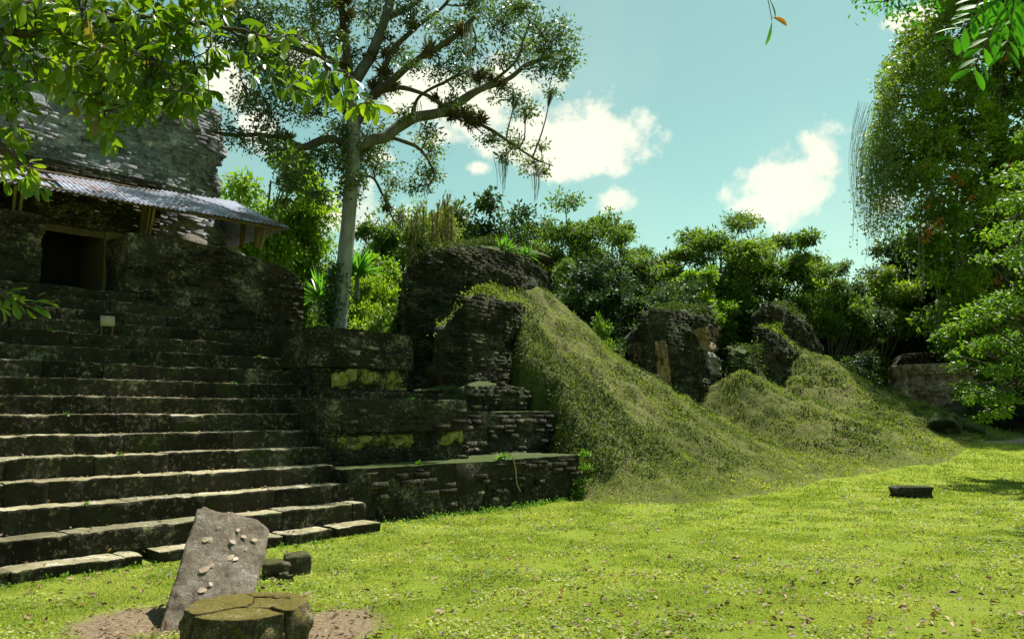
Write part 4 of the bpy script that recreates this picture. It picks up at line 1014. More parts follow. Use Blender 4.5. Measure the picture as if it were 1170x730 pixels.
sword_plant('spiky bright green plant on top of the largest ruin, right of the bigger spiky one', W(*Pn(602, 290, 6.8)) - Z * .15, .5, 0, 2)
sword_plant('tall spiky plant just right of the tall grey trunk', at(408, 318, 18.5), .95, 0, 3, k=80)
sword_plant('drooping spiky plant left of the tall grey trunk, above the temple wall corner', at(366, 345, 19), .9, 0, 5, k=60)

# ---------------------------------------------------------------- the tall tree
def tall_tree():
    D0 = 16.0; rng = np.random.default_rng(12)
    base = at(387, 378, D0); base[2] = 2.4
    root = thing('tall_tree', 'tall pale trunked tree with spreading limbs, standing on the terrace beside the staircase', 'tree', base)
    A = lambda px, py, d=0: at(px, py, D0 + d)
    tm = MB(); T = spline([base, A(387, 372), A(391, 330), A(396, 275), A(401, 215), A(404, 170), A(404, 135)], 30)
    rr = np.interp(np.linspace(0, 1, 30), [0, .15, .5, .85, 1], [.20, .18, .155, .14, .125]); tube(tm, T, rr, 14, 0, .12, 3)
    build('trunk', tm, M['bark'], root, True)
    limbs = [  # (points, r0, r1)
        ([(403, 172), (425, 160), (442, 155), (470, 136), (508, 127), (545, 104), (582, 90), (604, 74), (628, 64), (650, 55)], .13, .03, [0, 0, 0, .2, .4, .5, .7, .8, .9, 1]),
        ([(404, 150), (425, 112), (448, 92), (478, 68), (515, 45), (545, 20)], .10, .03, [0, 0, -.3, -.6, -.8, -1]),
        ([(404, 140), (402, 105), (424, 62), (440, 22), (455, -25), (475, -80), (490, -130)], .13, .05, [0, 0, .3, .5, .6, .8, 1]),
        ([(402, 130), (396, 60), (390, 5), (384, -50), (380, -120)], .10, .04, [0, 0, -.2, -.4, -.5]),
        ([(402, 172), (378, 158), (348, 168), (330, 160), (300, 155), (262, 155), (235, 150)], .08, .02, [0, -.2, -.5, -.7, -1, -1.2, -1.4]),
        ([(402, 145), (380, 92), (366, 52), (354, 5), (340, -40)], .07, .03, [0, .2, .5, .8, 1]),
        ([(412, 200), (427, 204), (436, 222), (448, 248), (460, 262)], .03, .01, [0, .3, .6, .8, 1]),
        ([(436, 156), (456, 160), (480, 172), (496, 198), (490, 214)], .045, .012, [0, .2, .4, .5, .6]),
        ([(430, 105), (447, 60), (476, 32), (510, 5), (525, -20)], .06, .02, [0, .3, .5, .7, .8]),
        ([(512, 126), (536, 136), (562, 150), (590, 168), (612, 182), (632, 190)], .05, .01, [.4, .6, .8, 1, 1.2, 1.3]),
        ([(400, 80), (370, 65), (335, 55), (300, 48), (275, 40)], .05, .015, [0, -.4, -.8, -1, -1.2]),
        ([(420, 110), (455, 100), (490, 110), (508, 124)], .05, .03, [0, .2, .3, .4]),
        ([(560, 96), (590, 70), (598, 45), (606, 25)], .04, .012, [.6, .4, .2, 0]),
        ([(470, 136), (480, 110), (510, 92), (540, 80)], .04, .012, [.2, -.2, -.5, -.8]),
        ([(348, 166), (330, 185), (325, 205)], .025, .01, [-.5, -.3, -.2]),
        ([(444, 20), (480, 0), (520, -40), (560, -70)], .06, .02, [.5, .8, 1, 1.2]),
        ([(390, 5), (350, -30), (310, -60), (270, -80)], .06, .02, [-.2, -.6, -.9, -1.2]),
    ]
    ends = []
    for pts, r0, r1, ds in limbs:
        mb = MB(); C = spline([A(x, y, d * 1.5) for (x, y), d in zip(pts, ds)], 8 * len(pts))
        C = C + .035 * np.stack([fbm(C, 1.5, 2, 1), fbm(C, 1.5, 2, 2), fbm(C, 1.5, 2, 3)], -1) * np.linspace(0, 1, len(C))[:, None]
        tube(mb, C, np.linspace(r0 * 1.15, r1 * 1.2, len(C)), 8, 0, .3, 5)
        build('limb', mb, M['bark_mid'] if r0 > .1 else M['bark_dark'], root, True); ends.append((C, r0))
    # leaf puffs: px, py, radius px, density
    puffs = [(640, 42, 24), (618, 32, 22), (650, 68, 16), (622, 78, 22), (598, 55, 24), (572, 25, 26), (545, 5, 26), (515, 30, 26), (500, 78, 22), (540, 62, 22), (470, 22, 26), (452, 60, 20),
             (600, 128, 18), (590, 112, 14), (570, 100, 18), (588, 168, 20), (560, 160, 14), (608, 186, 18), (630, 105, 12), (488, 150, 16), (492, 172, 20), (488, 198, 20), (478, 214, 14), (430, 190, 22), (420, 158, 28), (395, 148, 26), (400, 178, 26), (418, 172, 22),
             (378, 172, 20), (300, 78, 28), (282, 110, 24), (322, 118, 26), (345, 78, 26), (330, 200, 22), (352, 184, 22), (300, 160, 18), (318, 172, 20), (340, 42, 26), (300, 20, 30), (272, 12, 26), (362, 10, 28), (420, 15, 28), (400, 62, 22), (370, 110, 22), (360, 222, 16), (322, 232, 12),
             (270, 150, 18), (270, 48, 22), (450, 208, 14), (458, 245, 14), (440, 225, 10), (530, -20, 30), (490, -30, 34), (450, -50, 34), (400, -60, 36), (350, -40, 34), (310, -40, 34), (570, -30, 26), (500, -80, 34), (430, -100, 36), (370, -110, 34), (600, 5, 16), (440, 100, 18), (528, 88, 16), (515, 112, 12), (555, 85, 14), (576, 66, 14), (400, 225, 12), (410, 205, 14),
             (460, 128, 12), (540, 128, 12), (355, 130, 18), (300, 50, 22), (330, 90, 20), (310, 135, 18), (385, 40, 18), (470, 75, 14), (436, 40, 16), (585, 5, 18), (625, 55, 16), (645, 85, 10), (575, 180, 10), (618, 168, 10), (620, 198, 9)]
    allC = np.concatenate([c for c, _ in ends]); lm = MB(); tw = MB()
    for i, (px, py, r) in enumerate(puffs):
        s = D0 / F; best = None
        scr = allC; d = at(px, py, D0) - allC; dd = np.hypot(d[:, 0], d[:, 2]); j = int(np.argmin(dd)); near = allC[j]
        c = at(px, py, near[1] + rng.uniform(-.9, .9) + .0)
        rp = r * s * 1.15
        # little depth copies make the crown a volume
        sc = puff_leaves(lm, rng, c, rp, int(600 * (r / 22) ** 2), .088, .75, 13, .4, .42)
        mid = (near + c) / 2 + rng.normal(size=3) * .08
        tube(tw, spline([near, mid, c], 6), np.linspace(.022, .01, 6), 4)
        for q in sc: tube(tw, spline([(mid + c) / 2, (c + q) / 2 + rng.normal(size=3) * .03, q], 4), [.009, .008, .006, .004], 3)
    build('twigs', tw, M['bark_mid'], root); build('crown', lm, M['leaf_tall'], root)
    # epiphyte clumps sitting on the limbs
    for (px, py, s) in [(405, 22, 1.1), (382, 18, .9), (520, 45, 1.0), (488, 60, 1.2), (443, 82, 1.3), (448, 92, 1.0), (512, 138, 1.1), (525, 130, 1.2), (545, 130, 1.1), (532, 142, 1.2), (580, 95, .8), (555, 105, 1), (508, 122, 1), (437, 228, .6), (340, 160, .8), (420, 96, .9), (330, 158, .6), (390, 40, .9), (438, 55, .8), (404, 8, .8), (495, 107, .7), (470, 20, .8), (560, 78, .6), (427, 62, 1.0), (393, 75, .7)]:
        d = at(px, py, D0) - allC; j = int(np.argmin(np.hypot(d[:, 0], d[:, 2]))); c = allC[j] * .6 + at(px, py, allC[j][1]) * .4
        s = s * 1.3; mb = MB(); n = int(70 * s); D = rdir(rng, n) + Z * .35; leaves(mb, np.repeat(c[None], n, 0) + rdir(rng, n) * .05, D, rdir(rng, n), .20 * s * rng.uniform(.5, 1.1, n), .035)
        n2 = 120; leaves(mb, c + rdir(rng, n2) * .09 * s * rng.uniform(.3, 1.2, (n2, 1)), rdir(rng, n2), rdir(rng, n2), .07, .035)
        build('epiphyte', mb, M['epiphyte'], root)
    # grey hanging moss
    for (px, y0, y1, n, sp) in [(537, 32, 92, 12, .05), (573, 182, 222, 14, .09), (611, 196, 238, 12, .07), (616, 190, 210, 6, .05), (476, 120, 145, 8, .08), (500, 130, 146, 6, .06), (418, 196, 225, 8, .07), (345, 205, 225, 7, .08), (590, 120, 140, 5, .05), (488, 205, 232, 8, .07), (420, 30, 60, 6, .05)]:
        mb = MB(); d0 = at(px, y0, D0); j = int(np.argmin(np.hypot(*(d0 - allC)[:, [0, 2]].T))); Y = allC[j][1]
        for k in range(n):
            a = at(px, y0, Y) + np.array([rng.normal() * sp, rng.normal() * sp, rng.uniform(-.05, .1)]); L_ = (at(px, y0, Y)[2] - at(px, y1, Y)[2]) * rng.uniform(.45, 1.05)
            b = a - Z * L_; b[:2] = at(px, y0, Y)[:2] + (a[:2] - at(px, y0, Y)[:2]) * .5
            C = spline([a, (a + b) / 2 + rng.normal(size=3) * .02, b], 10); tube(mb, C, np.linspace(.009, .004, 10), 3)
        build('hanging_moss', mb, M['moss_hang'], root)
    # climbing vine on the trunk
    mb = MB(); n = 1500; t = rng.uniform(.08, .42, n); t = np.where(rng.random(n) < .25, rng.uniform(.62, .95, n), t); P = np.stack([np.interp(t, np.linspace(0, 1, 30), T[:, i]) for i in range(3)], -1)
    a = rng.normal(pi * 1.12, .8, n); rad = np.interp(t, [0, 1], [.22, .17]) + rng.exponential(.07, n)
    P = P + np.stack([np.cos(a) * rad, np.sin(a) * rad, rng.normal(0, .05, n)], -1); leaves(mb, P, rdir(rng, n) - Z * .6, rdir(rng, n), .09, .055)
    build('climbing_vine', mb, M['leaf_dark'], root)
    return root
tall_tree()

# ---------------------------------------------------------------- vine draped tree at right
def vine_tree():
    D0 = 38.0; rng = np.random.default_rng(21); base = at(1150, 455, D0); base[2] = 1.5
    root = thing('vine_draped_tree', 'huge tree draped in drooping vines at the right edge, its left side arching over', 'tree', base)
    A = lambda px, py, d=0: at(px, py, D0 + d)
    tm = MB(); tube(tm, spline([base, A(1152, 380), A(1145, 250), A(1140, 120), A(1150, -20), A(1160, -120)], 24), np.linspace(.42, .2, 24), 12, 0, .2, 2)
    lim = [[(1143, 230), (1110, 160), (1070, 120), (1030, 110), (1000, 120)], [(1140, 150), (1100, 80), (1060, 45), (1020, 55)], [(1145, 300), (1110, 250), (1075, 240), (1045, 262)], [(1148, 60), (1110, 0), (1080, -20), (1050, 0)],
           [(1140, 120), (1180, 60), (1220, 20)], [(1145, 260), (1190, 200), (1230, 160)], [(1150, 330), (1115, 330), (1085, 350)], [(1140, 190), (1085, 175), (1040, 170)]]
    for l in lim: tube(tm, spline([A(x, y, rng.uniform(-1, 1) * i * .4) for i, (x, y) in enumerate(l)], 24), np.linspace(.17, .04, 24), 7, 0, .2, 4)
    build('trunk', tm, M['bark_dark'], root, True)
    lm = MB()
    edge = [(1050, 12), (1026, 40), (1010, 62), (1003, 90), (1000, 120), (990, 145), (982, 170), (992, 190), (1012, 200), (1030, 205)]
    P = []
    for y in range(-140, 470, 17):
        xl = np.interp(y, [-140, 0, 20, 60, 120, 170, 200, 225, 260, 330, 400, 470], [1080, 1068, 1048, 1020, 1008, 996, 1010, 1042, 1042, 1060, 1075, 1095]) + rng.uniform(-6, 6)
        x = xl + 14
        while x < 1330:
            P.append((x + rng.uniform(-9, 9), y + rng.uniform(-9, 9), rng.uniform(-2.6, 1.2) * min(1, (x - xl) / 70))); x += 24
    for (x, y, d) in P:
        if rng.random() < .12: continue
        puff_leaves(lm, rng, A(x, y, d), 19 * D0 / F * rng.uniform(.8, 1.3), 330, .205, .8, 8, .3, .5)
    build('crown', lm, M['leaf_olive'], root)
    lm = MB()
    for (x, y, d) in P:
        if x > 1030: puff_leaves(lm, rng, A(x, y, 2.8 + d * .5), 1.0, 90, .34, .8, 6, .3, .6)
    build('inner_foliage', lm, M['leaf_mid'], root)
    lm = MB()
    for (x, y, d) in P:
        if x > 1050 and rng.random() < (.75 if y > 180 or x > 1120 else .2): puff_leaves(lm, rng, A(x + 5, y, d - 1.1), .42, 130, .19, .8, 6, .5, .5)
    build('climber_leaves', lm, M['leaf_bright'], root)
    # drooping strands
    vm = MB(); lf = MB()
    for k in range(170):
        t = rng.random(); i = t ** .8 * (len(edge) - 1); x0 = np.interp(i, range(len(edge)), [e[0] for e in edge]) + rng.exponential(26); y0 = np.interp(i, range(len(edge)), [e[1] for e in edge]) + rng.uniform(-6, 30)
        L_ = rng.uniform(30, 95); d = rng.uniform(-2.5, 1.5); sl = rng.uniform(-16, 2) * (1 - t * .5)
        C = spline([A(x0 + 14, y0 - 10, d), A(x0, y0, d), A(x0 + sl, y0 + L_ * .45, d), A(x0 + sl * 1.2, y0 + L_, d)], 14)
        tube(vm, C, np.linspace(.011, .005, 14), 3)
        n = 60; j = rng.integers(0, 14, n); leaves(lf, C[j] + rng.normal(size=(n, 3)) * .14, rdir(rng, n) - Z * .6, rdir(rng, n), .16, .08)
    for k in range(120):      # the bare hanging curtain
        x0 = 972 + 58 * rng.random() ** 1.2; y0 = 188 + rng.uniform(-40, 20); L_ = rng.uniform(40, 108) * (1 if x0 < 1022 else .6); d = rng.uniform(-1.5, 1)
        C = spline([A(x0 + 8, y0 - 35, d), A(x0, y0, d), A(x0 + rng.uniform(-4, 4), y0 + L_ * .5, d), A(x0 + rng.uniform(-1, 13), y0 + L_, d)], 12); tube(vm, C, np.linspace(.009, .005, 12), 3)
    for (x, y0, y1) in [(1047, 240, 330), (1052, 260, 345), (1090, 250, 330), (1070, 330, 380), (1100, 290, 420), (1075, 230, 300), (1060, 150, 260)]:
        C = spline([A(x, y0, -1.5), A(x + 3, (y0 + y1) / 2, -1.5), A(x + 1, y1, -1.5)], 16); tube(vm, C, .025, 4)
        n = 90; j = rng.integers(0, 16, n); leaves(lf, C[j] + rng.normal(size=(n, 3)) * .09, rdir(rng, n) - Z * .6, rdir(rng, n), .10, .05)
    build('vine_strands', vm, M['vine'], root); build('vine_leaves', lf, M['leaf_olive'], root)
    for (x, y, r, n) in [(1062, 262, .26, 60), (1073, 254, .18, 36), (1055, 275, .16, 30), (1060, 236, .12, 18), (1090, 202, .13, 22), (1097, 210, .12, 20), (1142, 323, .16, 30), (1056, 190, .12, 16), (1110, 226, .1, 14), (1144, 66, .15, 12), (1155, 190, .12, 14)]:
        c = A(x, y, -3.4); fm = MB(); leaves(fm, c + rng.normal(size=(n, 3)) * r * .6, rdir(rng, n), rdir(rng, n) - Z, .15, .08); build('rust_flower_cluster', fm, M['leaf_rust'], root)
vine_tree()
M['leaf_edge'] = leaf_mat('edge_leaf', (.045, .10, .012), (.09, .175, .018), (.16, .25, .03), .45, .5, .8, .3)
def right_small_tree():
    D0 = 19.0; rng = np.random.default_rng(25); base = at(1215, 520, D0); base[2] = float(gz(base[0], base[1])) - .1
    root = thing('leafy_tree', 'lower bright leafed tree in front of the vine draped tree, near the dirt path', 'tree', base)
    A = lambda px, py, d=0: at(px, py, D0 + d); tm = MB()
    tube(tm, spline([base, A(1205, 440), A(1180, 380), A(1160, 320)], 14), np.linspace(.12, .04, 14), 8, 0, .2, 2)
    lm = MB(); rngp = [(1165, 300, 26), (1140, 330, 24), (1160, 350, 26), (1120, 362, 22), (1145, 385, 24), (1100, 375, 16), (1112, 402, 20), (1135, 420, 22), (1160, 415, 26), (1092, 418, 14), (1120, 440, 18), (1150, 448, 20), (1105, 445, 14), (1165, 240, 24), (1140, 270, 20), (1158, 200, 20), (1195, 300, 30), (1200, 360, 30), (1200, 420, 28), (1075, 385, 10), (1080, 405, 9), (1135, 460, 16), (1120, 466, 14), (1150, 470, 16), (1170, 462, 18), (1105, 462, 10), (1190, 240, 26), (1125, 300, 14), (1168, 155, 16)]
    for (x, y, r) in rngp:
        c = A(x + rng.uniform(-9, 9), y + rng.uniform(-9, 9), rng.uniform(-.9, .9)); sc = puff_leaves(lm, rng, c, r * D0 / F, int(330 * (r / 22) ** 2), .105, .5, 8, .6, .5)
        st = A(1182, min(420, max(330, y + 40)), 0); C = spline([st, (st + c) / 2 + np.array([0, 0, -.1]), c], 8); tube(tm, C, np.linspace(.04, .012, 8), 5)
        for q in sc[:6]: tube(tm, [c, q], [.01, .005], 3)
    C = spline([A(1200, 400, -1), A(1215, 300, -3.5), A(1190, 240, -5.5), A(1150, 225, -6)], 16); tube(tm, C, np.linspace(.05, .012, 16), 6)
    for (x, y, r) in [(1156, 224, 20), (1172, 262, 22), (1146, 262, 16), (1176, 205, 20), (1136, 238, 12), (1190, 285, 26), (1160, 296, 18)]:
        c = A(x, y, -6 + rng.uniform(-.3, .5)); sc = puff_leaves(lm, rng, c, r * 13 / F, int(150 * (r / 22) ** 2), .085, .5, 7, .6, .5)
        for q in sc[:5]: tube(tm, spline([C[10], (C[12] + c) / 2, q], 5), [.01, .008, .007, .006, .004], 3)
    build('trunk', tm, M['bark_dark'], root, True); build('crown', lm, M['leaf_edge'], root)
right_small_tree()

# ---------------------------------------------------------------- overhanging near branches
def whorl(lm, tw, rng, p, d, L_, n=8, asp=.40, petiole=.02):
    d = d / np.linalg.norm(d); a = np.cross(d, rdir(rng, 1)[0]); a /= np.linalg.norm(a); b = np.cross(d, a)
    th = np.arange(n) * 2.4 + rng.uniform(0, 6); e = rng.uniform(.25, 1.25, n)
    D = d[None] * np.cos(e)[:, None] + (a[None] * np.cos(th)[:, None] + b[None] * np.sin(th)[:, None]) * np.sin(e)[:, None]; D = D - Z * .15 + rng.normal(size=(n, 3)) * .1
    Nn = Z * 1.2 + rng.normal(size=(n, 3)) * .45 + 0 * D; ls = L_ * rng.uniform(.6, 1.15, n)
    leaves(lm, p + D * petiole - d * rng.uniform(0, .05, n)[:, None], D, Nn, ls, ls * asp, 0, .18, True)
def near_left():
    rng = np.random.default_rng(31); base = np.array([-5.6, 3.4, 0.])
    root = thing('broadleaf_tree', 'near broadleaf tree whose sunlit branches hang into the upper left corner', 'tree', base)
    tm = MB(); lm = MB()
    tube(tm, spline([base, base + np.array([.1, .1, 2]), base + np.array([.3, .3, 4]), base + np.array([.5, .5, 6.5])], 18), np.linspace(.17, .09, 18), 10, 0, .2, 1)
    def br(pts, r0, r1, Ds):
        P = [at(x, y, d) for (x, y), d in zip(pts, Ds)]; C = spline(P, 7 * len(P)); C = C + rng.normal(size=C.shape) * .006; tube(tm, C, np.linspace(r0, r1, len(C)), 6); return C
    m0 = spline([base + np.array([.3, .3, 3.9]), np.array([-4.2, 4.0, 4.0]), at(-30, 38, 4.6), at(0, 37, 4.6)], 14); tube(tm, m0, np.linspace(.05, .03, 14), 6)
    m1 = spline([base + np.array([.35, .35, 4.4]), np.array([-4.2, 4.2, 4.6]), at(0, -50, 4.8), at(60, -45, 4.8), at(150, -40, 4.9), at(240, -25, 5)], 20); tube(tm, m1, np.linspace(.05, .025, 20), 6)
    m2 = spline([base + np.array([.2, .2, 3.0]), at(-120, 330, 3.9), at(-40, 322, 4.0), at(5, 338, 4.1), at(28, 348, 4.1)], 14); tube(tm, m2, np.linspace(.03, .008, 14), 5)
    m3 = spline([base + np.array([.25, .25, 3.4]), at(-160, 170, 4.2), at(-60, 150, 4.3), at(0, 165, 4.4), at(22, 185, 4.4)], 14); tube(tm, m3, np.linspace(.035, .01, 14), 5)
    Bs = [m0, m1, m3,
          br([(-5, 37), (40, 38), (78, 36), (120, 25), (165, 20), (210, 25), (250, 30), (280, 36), (310, 44)], .026, .008, [4.6, 4.6, 4.65, 4.7, 4.7, 4.8, 4.9, 4.9, 5.0]),
          br([(10, 38), (30, 65), (45, 92)], .012, .006, [4.6, 4.6, 4.5]), br([(75, 36), (100, 75), (115, 110), (120, 150)], .014, .005, [4.65, 4.6, 4.6, 4.6]),
          br([(130, 24), (160, 55), (190, 85), (205, 110)], .012, .005, [4.7, 4.7, 4.6, 4.6]), br([(180, 20), (215, 50), (225, 85)], .012, .005, [4.7, 4.8, 4.8]),
          br([(250, 30), (300, 50), (340, 50), (380, 75), (415, 100), (425, 118)], .012, .005, [4.9, 5, 5, 5, 5.1, 5.1]),
          br([(70, -44), (90, 0), (95, 40)], .012, .006, [4.8, 4.7, 4.6]), br([(0, 60), (12, 100), (10, 140)], .012, .005, [4.5, 4.4, 4.4]),
          br([(285, 38), (282, 62), (290, 85)], .008, .004, [4.9, 4.9, 4.9]), br([(330, 50), (332, 80), (345, 105)], .008, .004, [5, 5, 5])]
    allC = np.concatenate(Bs)
    poly = np.array([(0, 0), (255, 0), (250, 30), (250, 62), (238, 110), (212, 128), (190, 122), (168, 128), (150, 142), (118, 158), (100, 140), (96, 118), (60, 105), (36, 92), (0, 120)])
    def inside(x, y, p):
        c = False; j = len(p) - 1
        for i in range(len(p)):
            if ((p[i, 1] > y) != (p[j, 1] > y)) and x < (p[j, 0] - p[i, 0]) * (y - p[i, 1]) / (p[j, 1] - p[i, 1]) + p[i, 0]: c = not c
            j = i
        return c
    spots = []
    tries = 0
    while len(spots) < 175 and tries < 9000:
        tries += 1; x, y = rng.uniform(-5, 255), rng.uniform(-10, 160)
        if not inside(x, max(y, 1), poly): continue
        if all((x - a) ** 2 + (y - b) ** 2 > 75 for a, b, *_ in spots): spots.append((x, y))
    spots += [(120, 150), (112, 138), (132, 135), (150, 130), (140, 118), (205, 95), (212, 108), (228, 100), (192, 118), (220, 118), (165, 112), (125, 160),
              (5, 60), (14, 88), (8, 115), (25, 128), (10, 150), (2, 165), (20, 170), (12, 188), (34, 190), (30, 205), (45, 212), (5, 205), (2, 185), (22, 150),
              (292, 46), (300, 62), (284, 82), (278, 60), (318, 62), (330, 78), (345, 88), (340, 105), (358, 72), (368, 95), (376, 84), (385, 66), (398, 88), (408, 105), (392, 108), (420, 118), (432, 122), (330, 100), (350, 112), (310, 85), (405, 122), (372, 112), (300, 30), (325, 40), (355, 52),
              (-10, 100), (-15, 140), (-15, 180), (-12, 60)]
    for (x, y) in spots:
        dpt = np.clip(4.55 + .0014 * x + rng.uniform(-.35, .4), 3.9, 5.4); p = at(x, y, dpt); j = int(np.argmin(((allC - p) ** 2).sum(1))); b = allC[j]
        C = spline([b, b * .45 + p * .55 + rng.normal(size=3) * .03 + Z * .02, p], 6); tube(tm, C, np.linspace(.006, .003, 6), 4)
        d = C[-1] - C[-3]; d = d / (np.linalg.norm(d) + 1e-6) + rng.normal(size=3) * .35 - Z * .3
        whorl(lm, tm, rng, p, d, .122, int(rng.integers(6, 10)))
    for (x, y, s) in [(8, 338, 1), (20, 345, 1), (34, 350, 1), (46, 345, .8), (2, 350, .9), (-15, 335, 1)]:
        p = at(x, y, 4.1); j = int(np.argmin(((m2 - p) ** 2).sum(1))); tube(tm, [m2[j], p], .003, 4); whorl(lm, tm, rng, p, np.array([1., 0, -.2]), .10 * s, 5)
    build('trunk', tm, M['bark_dark'], root, True); build('foliage', lm, M['leaf_near'], root)
near_left()
def near_right():
    rng = np.random.default_rng(41); base = np.array([5.2, 3.2, 0.]); root = thing('compound_leaf_tree', 'near tree whose long compound leaves dangle into the upper right corner', 'tree', base)
    tm = MB(); lm = MB(); tube(tm, spline([base, base + np.array([-.1, 0, 2.2]), base + np.array([-.3, .1, 4.6]), base + np.array([-.4, .1, 7])], 16), np.linspace(.15, .08, 16), 10, 0, .2, 1)
    top = base + np.array([-.3, .1, 4.4]); D = 3.2
    b1 = spline([top, at(1330, -80, D), at(1230, -60, D), at(1165, -30, D), at(1150, -5, D)], 18); tube(tm, b1, np.linspace(.04, .008, 18), 6)
    b2 = spline([top, at(1250, -150, D), at(1050, -120, D), at(920, -80, D), at(884, -30, D), at(876, -6, D)], 20); tube(tm, b2, np.linspace(.03, .004, 20), 6)
    b3 = spline([top, at(1300, -160, 5), at(1160, -90, 6), at(1080, -40, 6), at(1040, -10, 6), at(1010, 2, 6)], 20); tube(tm, b3, np.linspace(.035, .008, 20), 6)
    def frond(a, b, sag, n, L_, D):
        A_, B_ = at(*a, D), at(*b, D); C = spline([A_, (A_ + B_) / 2 + Z * sag, B_], 12); tube(tm, C, np.linspace(.004, .002, 12), 4)
        t = np.linspace(.12, 1, n)
        for i, s in enumerate(t):
            p = np.array([np.interp(s, np.linspace(0, 1, 12), C[:, k]) for k in range(3)]); ax = C[-1] - C[0]; ax /= np.linalg.norm(ax); sd = np.cross(ax, np.array([0, -.8, .3])); sd /= np.linalg.norm(sd)
            for sg in (-1, 1):
                d = ax * .75 + sd * sg * 1.0 - Z * .25 + rng.normal(size=3) * .08
                leaves(lm, p[None], d[None], (np.array([0, -.8, .8]) + rng.normal(size=3) * .2)[None], L_ * rng.uniform(.8, 1.1), L_ * .34, 0, .1, True)
    tube(tm, [b1[-3], at(1150, 0, D)], .005, 4)
    frond((1150, -4), (1092, 42), .02, 6, .105, D); frond((1152, 0), (1112, 78), .0, 7, .105, D); frond((1160, -8), (1150, 58), .0, 6, .10, D); frond((1165, -15), (1185, 50), .0, 7, .1, D); frond((1150, -25), (1110, 15), .02, 6, .1, D); frond((1165, -20), (1172, 25), .0, 6, .1, D + .2)
    # the small dangling leaves
    for (x, y, d, L_) in [(877, -4, (.5, 0, -1), .10), (882, 24, (-.15, 0, -1), .11)]:
        leaves(lm, at(x, y, D)[None], np.array([d], float), np.array([[.8, -.6, .1]]), L_, .03, 0, .1, True)
    tube(tm, [at(876, -6, D), at(880, 12, D), at(882, 24, D)], .0018, 4)
    for (x, y) in [(985, 4), (1000, 2), (1010, 8), (1022, 0), (1030, 12), (1040, 20), (1048, 8), (1060, 4), (1068, -4), (1036, 2), (1020, 14)]:
        p = at(x, y, 6); j = int(np.argmin(((b3 - p) ** 2).sum(1))); tube(tm, [b3[j], p], .004, 4); n = 26; leaves(lm, p + rng.normal(size=(n, 3)) * .05, rdir(rng, n) - Z * .5, rdir(rng, n), .05, .022)
    build('trunk', tm, M['bark_dark'], root, True); build('foliage', lm, M['leaf_near2'], root)
    mb = MB(); leaves(mb, at(882, 20, D)[None], np.array([[1, 0, -.45]]), np.array([[0., -1, .4]]), .075, .032, 0, .25, True); build('yellowing_leaf', mb, M['leaf_rust'], root)
near_right()

# ============================================================ GRASS, COVER, LITTER
def blades(mb, rng, P, h, w, nrm=None, spread=.7):
    n = len(P); D = rdir(rng, n) * spread + (Z if nrm is None else nrm); D /= np.linalg.norm(D, axis=1)[:, None]
    S = np.cross(D, rdir(rng, n)); S /= np.linalg.norm(S, axis=1)[:, None]; h = h * rng.uniform(.5, 1.3, n)[:, None]; w = np.broadcast_to(w, (n,))[:, None]
    V = np.stack([P - S * w, P + S * w, P + D * h], 1); mb.add(V.reshape(-1, 3), np.arange(n * 3).reshape(n, 3))
def lawn():
    rng = np.random.default_rng(51); mb = MB()
    for (y0, y1, dens, h, w) in ((4.6, 7.5, 5600, .022, .0042), (7.5, 11, 3000, .027, .006), (11, 16, 1400, .033, .010), (16, 27, 480, .042, .018)):
        x0, x1 = -.72 * y1, .72 * y1; n = int((x1 - x0) * (y1 - y0) * dens); X = rng.uniform(x0, x1, n); Y = rng.uniform(y0, y1, n)
        q = np.stack([X, Y, X * 0], -1) - O; u = q @ U; nn_ = q @ N
        ok = (np.abs(X) < .72 * Y) & ((nn_ < .1) | ((u > .1) & (nn_ < .8))) & ((u < 4.6) | (rng.random(n) < np.clip(1.25 - mound_h(u, nn_) / .38, 0, 1)))
        pt = fbm(np.stack([X, Y, X * 0], -1), 2.4, 5, 61, .65); ok &= rng.random(n) < np.clip(1.0 - 1.3 * np.clip(pt, 0, 1), .12, 1)
        ok &= rng.random(n) > soil_mask(X, Y) * 1.0; ok &= rng.random(n) > .75 * np.clip((8.0 - Y) / 2, 0, 1) * np.clip((X + .5) / 1.5, 0, 1) * np.clip(.35 + fbm(np.stack([X, Y, X * 0], -1), 1.3, 4, 88) * 1.6, 0, 1)
        ok &= ((X + 1.79) ** 2 + (Y - 5.5) ** 2) > .2; ok &= ~((X > 13.7) & (np.abs(Y - path_y(X)) < path_hw(X) + .3 * rng.normal(size=n)))
        X, Y, u, nn_ = X[ok], Y[ok], u[ok], nn_[ok]; zz = gz(X, Y) - .004; hm = mound_h(u, nn_); k_ = (u > 4.4) & (hm > .01); zz[k_] = mound_z(u[k_], nn_[k_]) - .004; P = np.stack([X, Y, zz], -1); blades(mb, rng, P, h * (1 + .3 * fbm(P, 3, 2, 3)).clip(.4, 1.6).mean(), w)
    n = 90000; Y = 4.6 + 11 * rng.random(n) ** 1.2; X = rng.uniform(-.7, .7, n) * Y; q = np.stack([X, Y, X * 0], -1) - O; u = q @ U; nn_ = q @ N
    ok = ((nn_ < 0) | ((u > .1) & (nn_ < .7))) & (fbm(np.stack([X, Y, X * 0], -1), 2.0, 4, 66) > .05) & (rng.random(n) > soil_mask(X, Y)) & ((u < 4.6) | (mound_h(u, nn_) < .1)) & ((X + 1.79) ** 2 + (Y - 5.5) ** 2 > .25)
    X, Y = X[ok], Y[ok]; n = len(X); ln = rng.uniform(.018, .04, n); leaves(mb, np.stack([X, Y, gz(X, Y) + rng.uniform(.008, .028, n)], -1), rdir(rng, n) * np.array([1, 1, .4]), Z + rdir(rng, n) * .7, ln, ln * .6)
    o = build('lawn_grass', mb, M['grass']); tag(o, 'short sunlit lawn grass covering the clearing', 'grass', kind='stuff')
lawn()
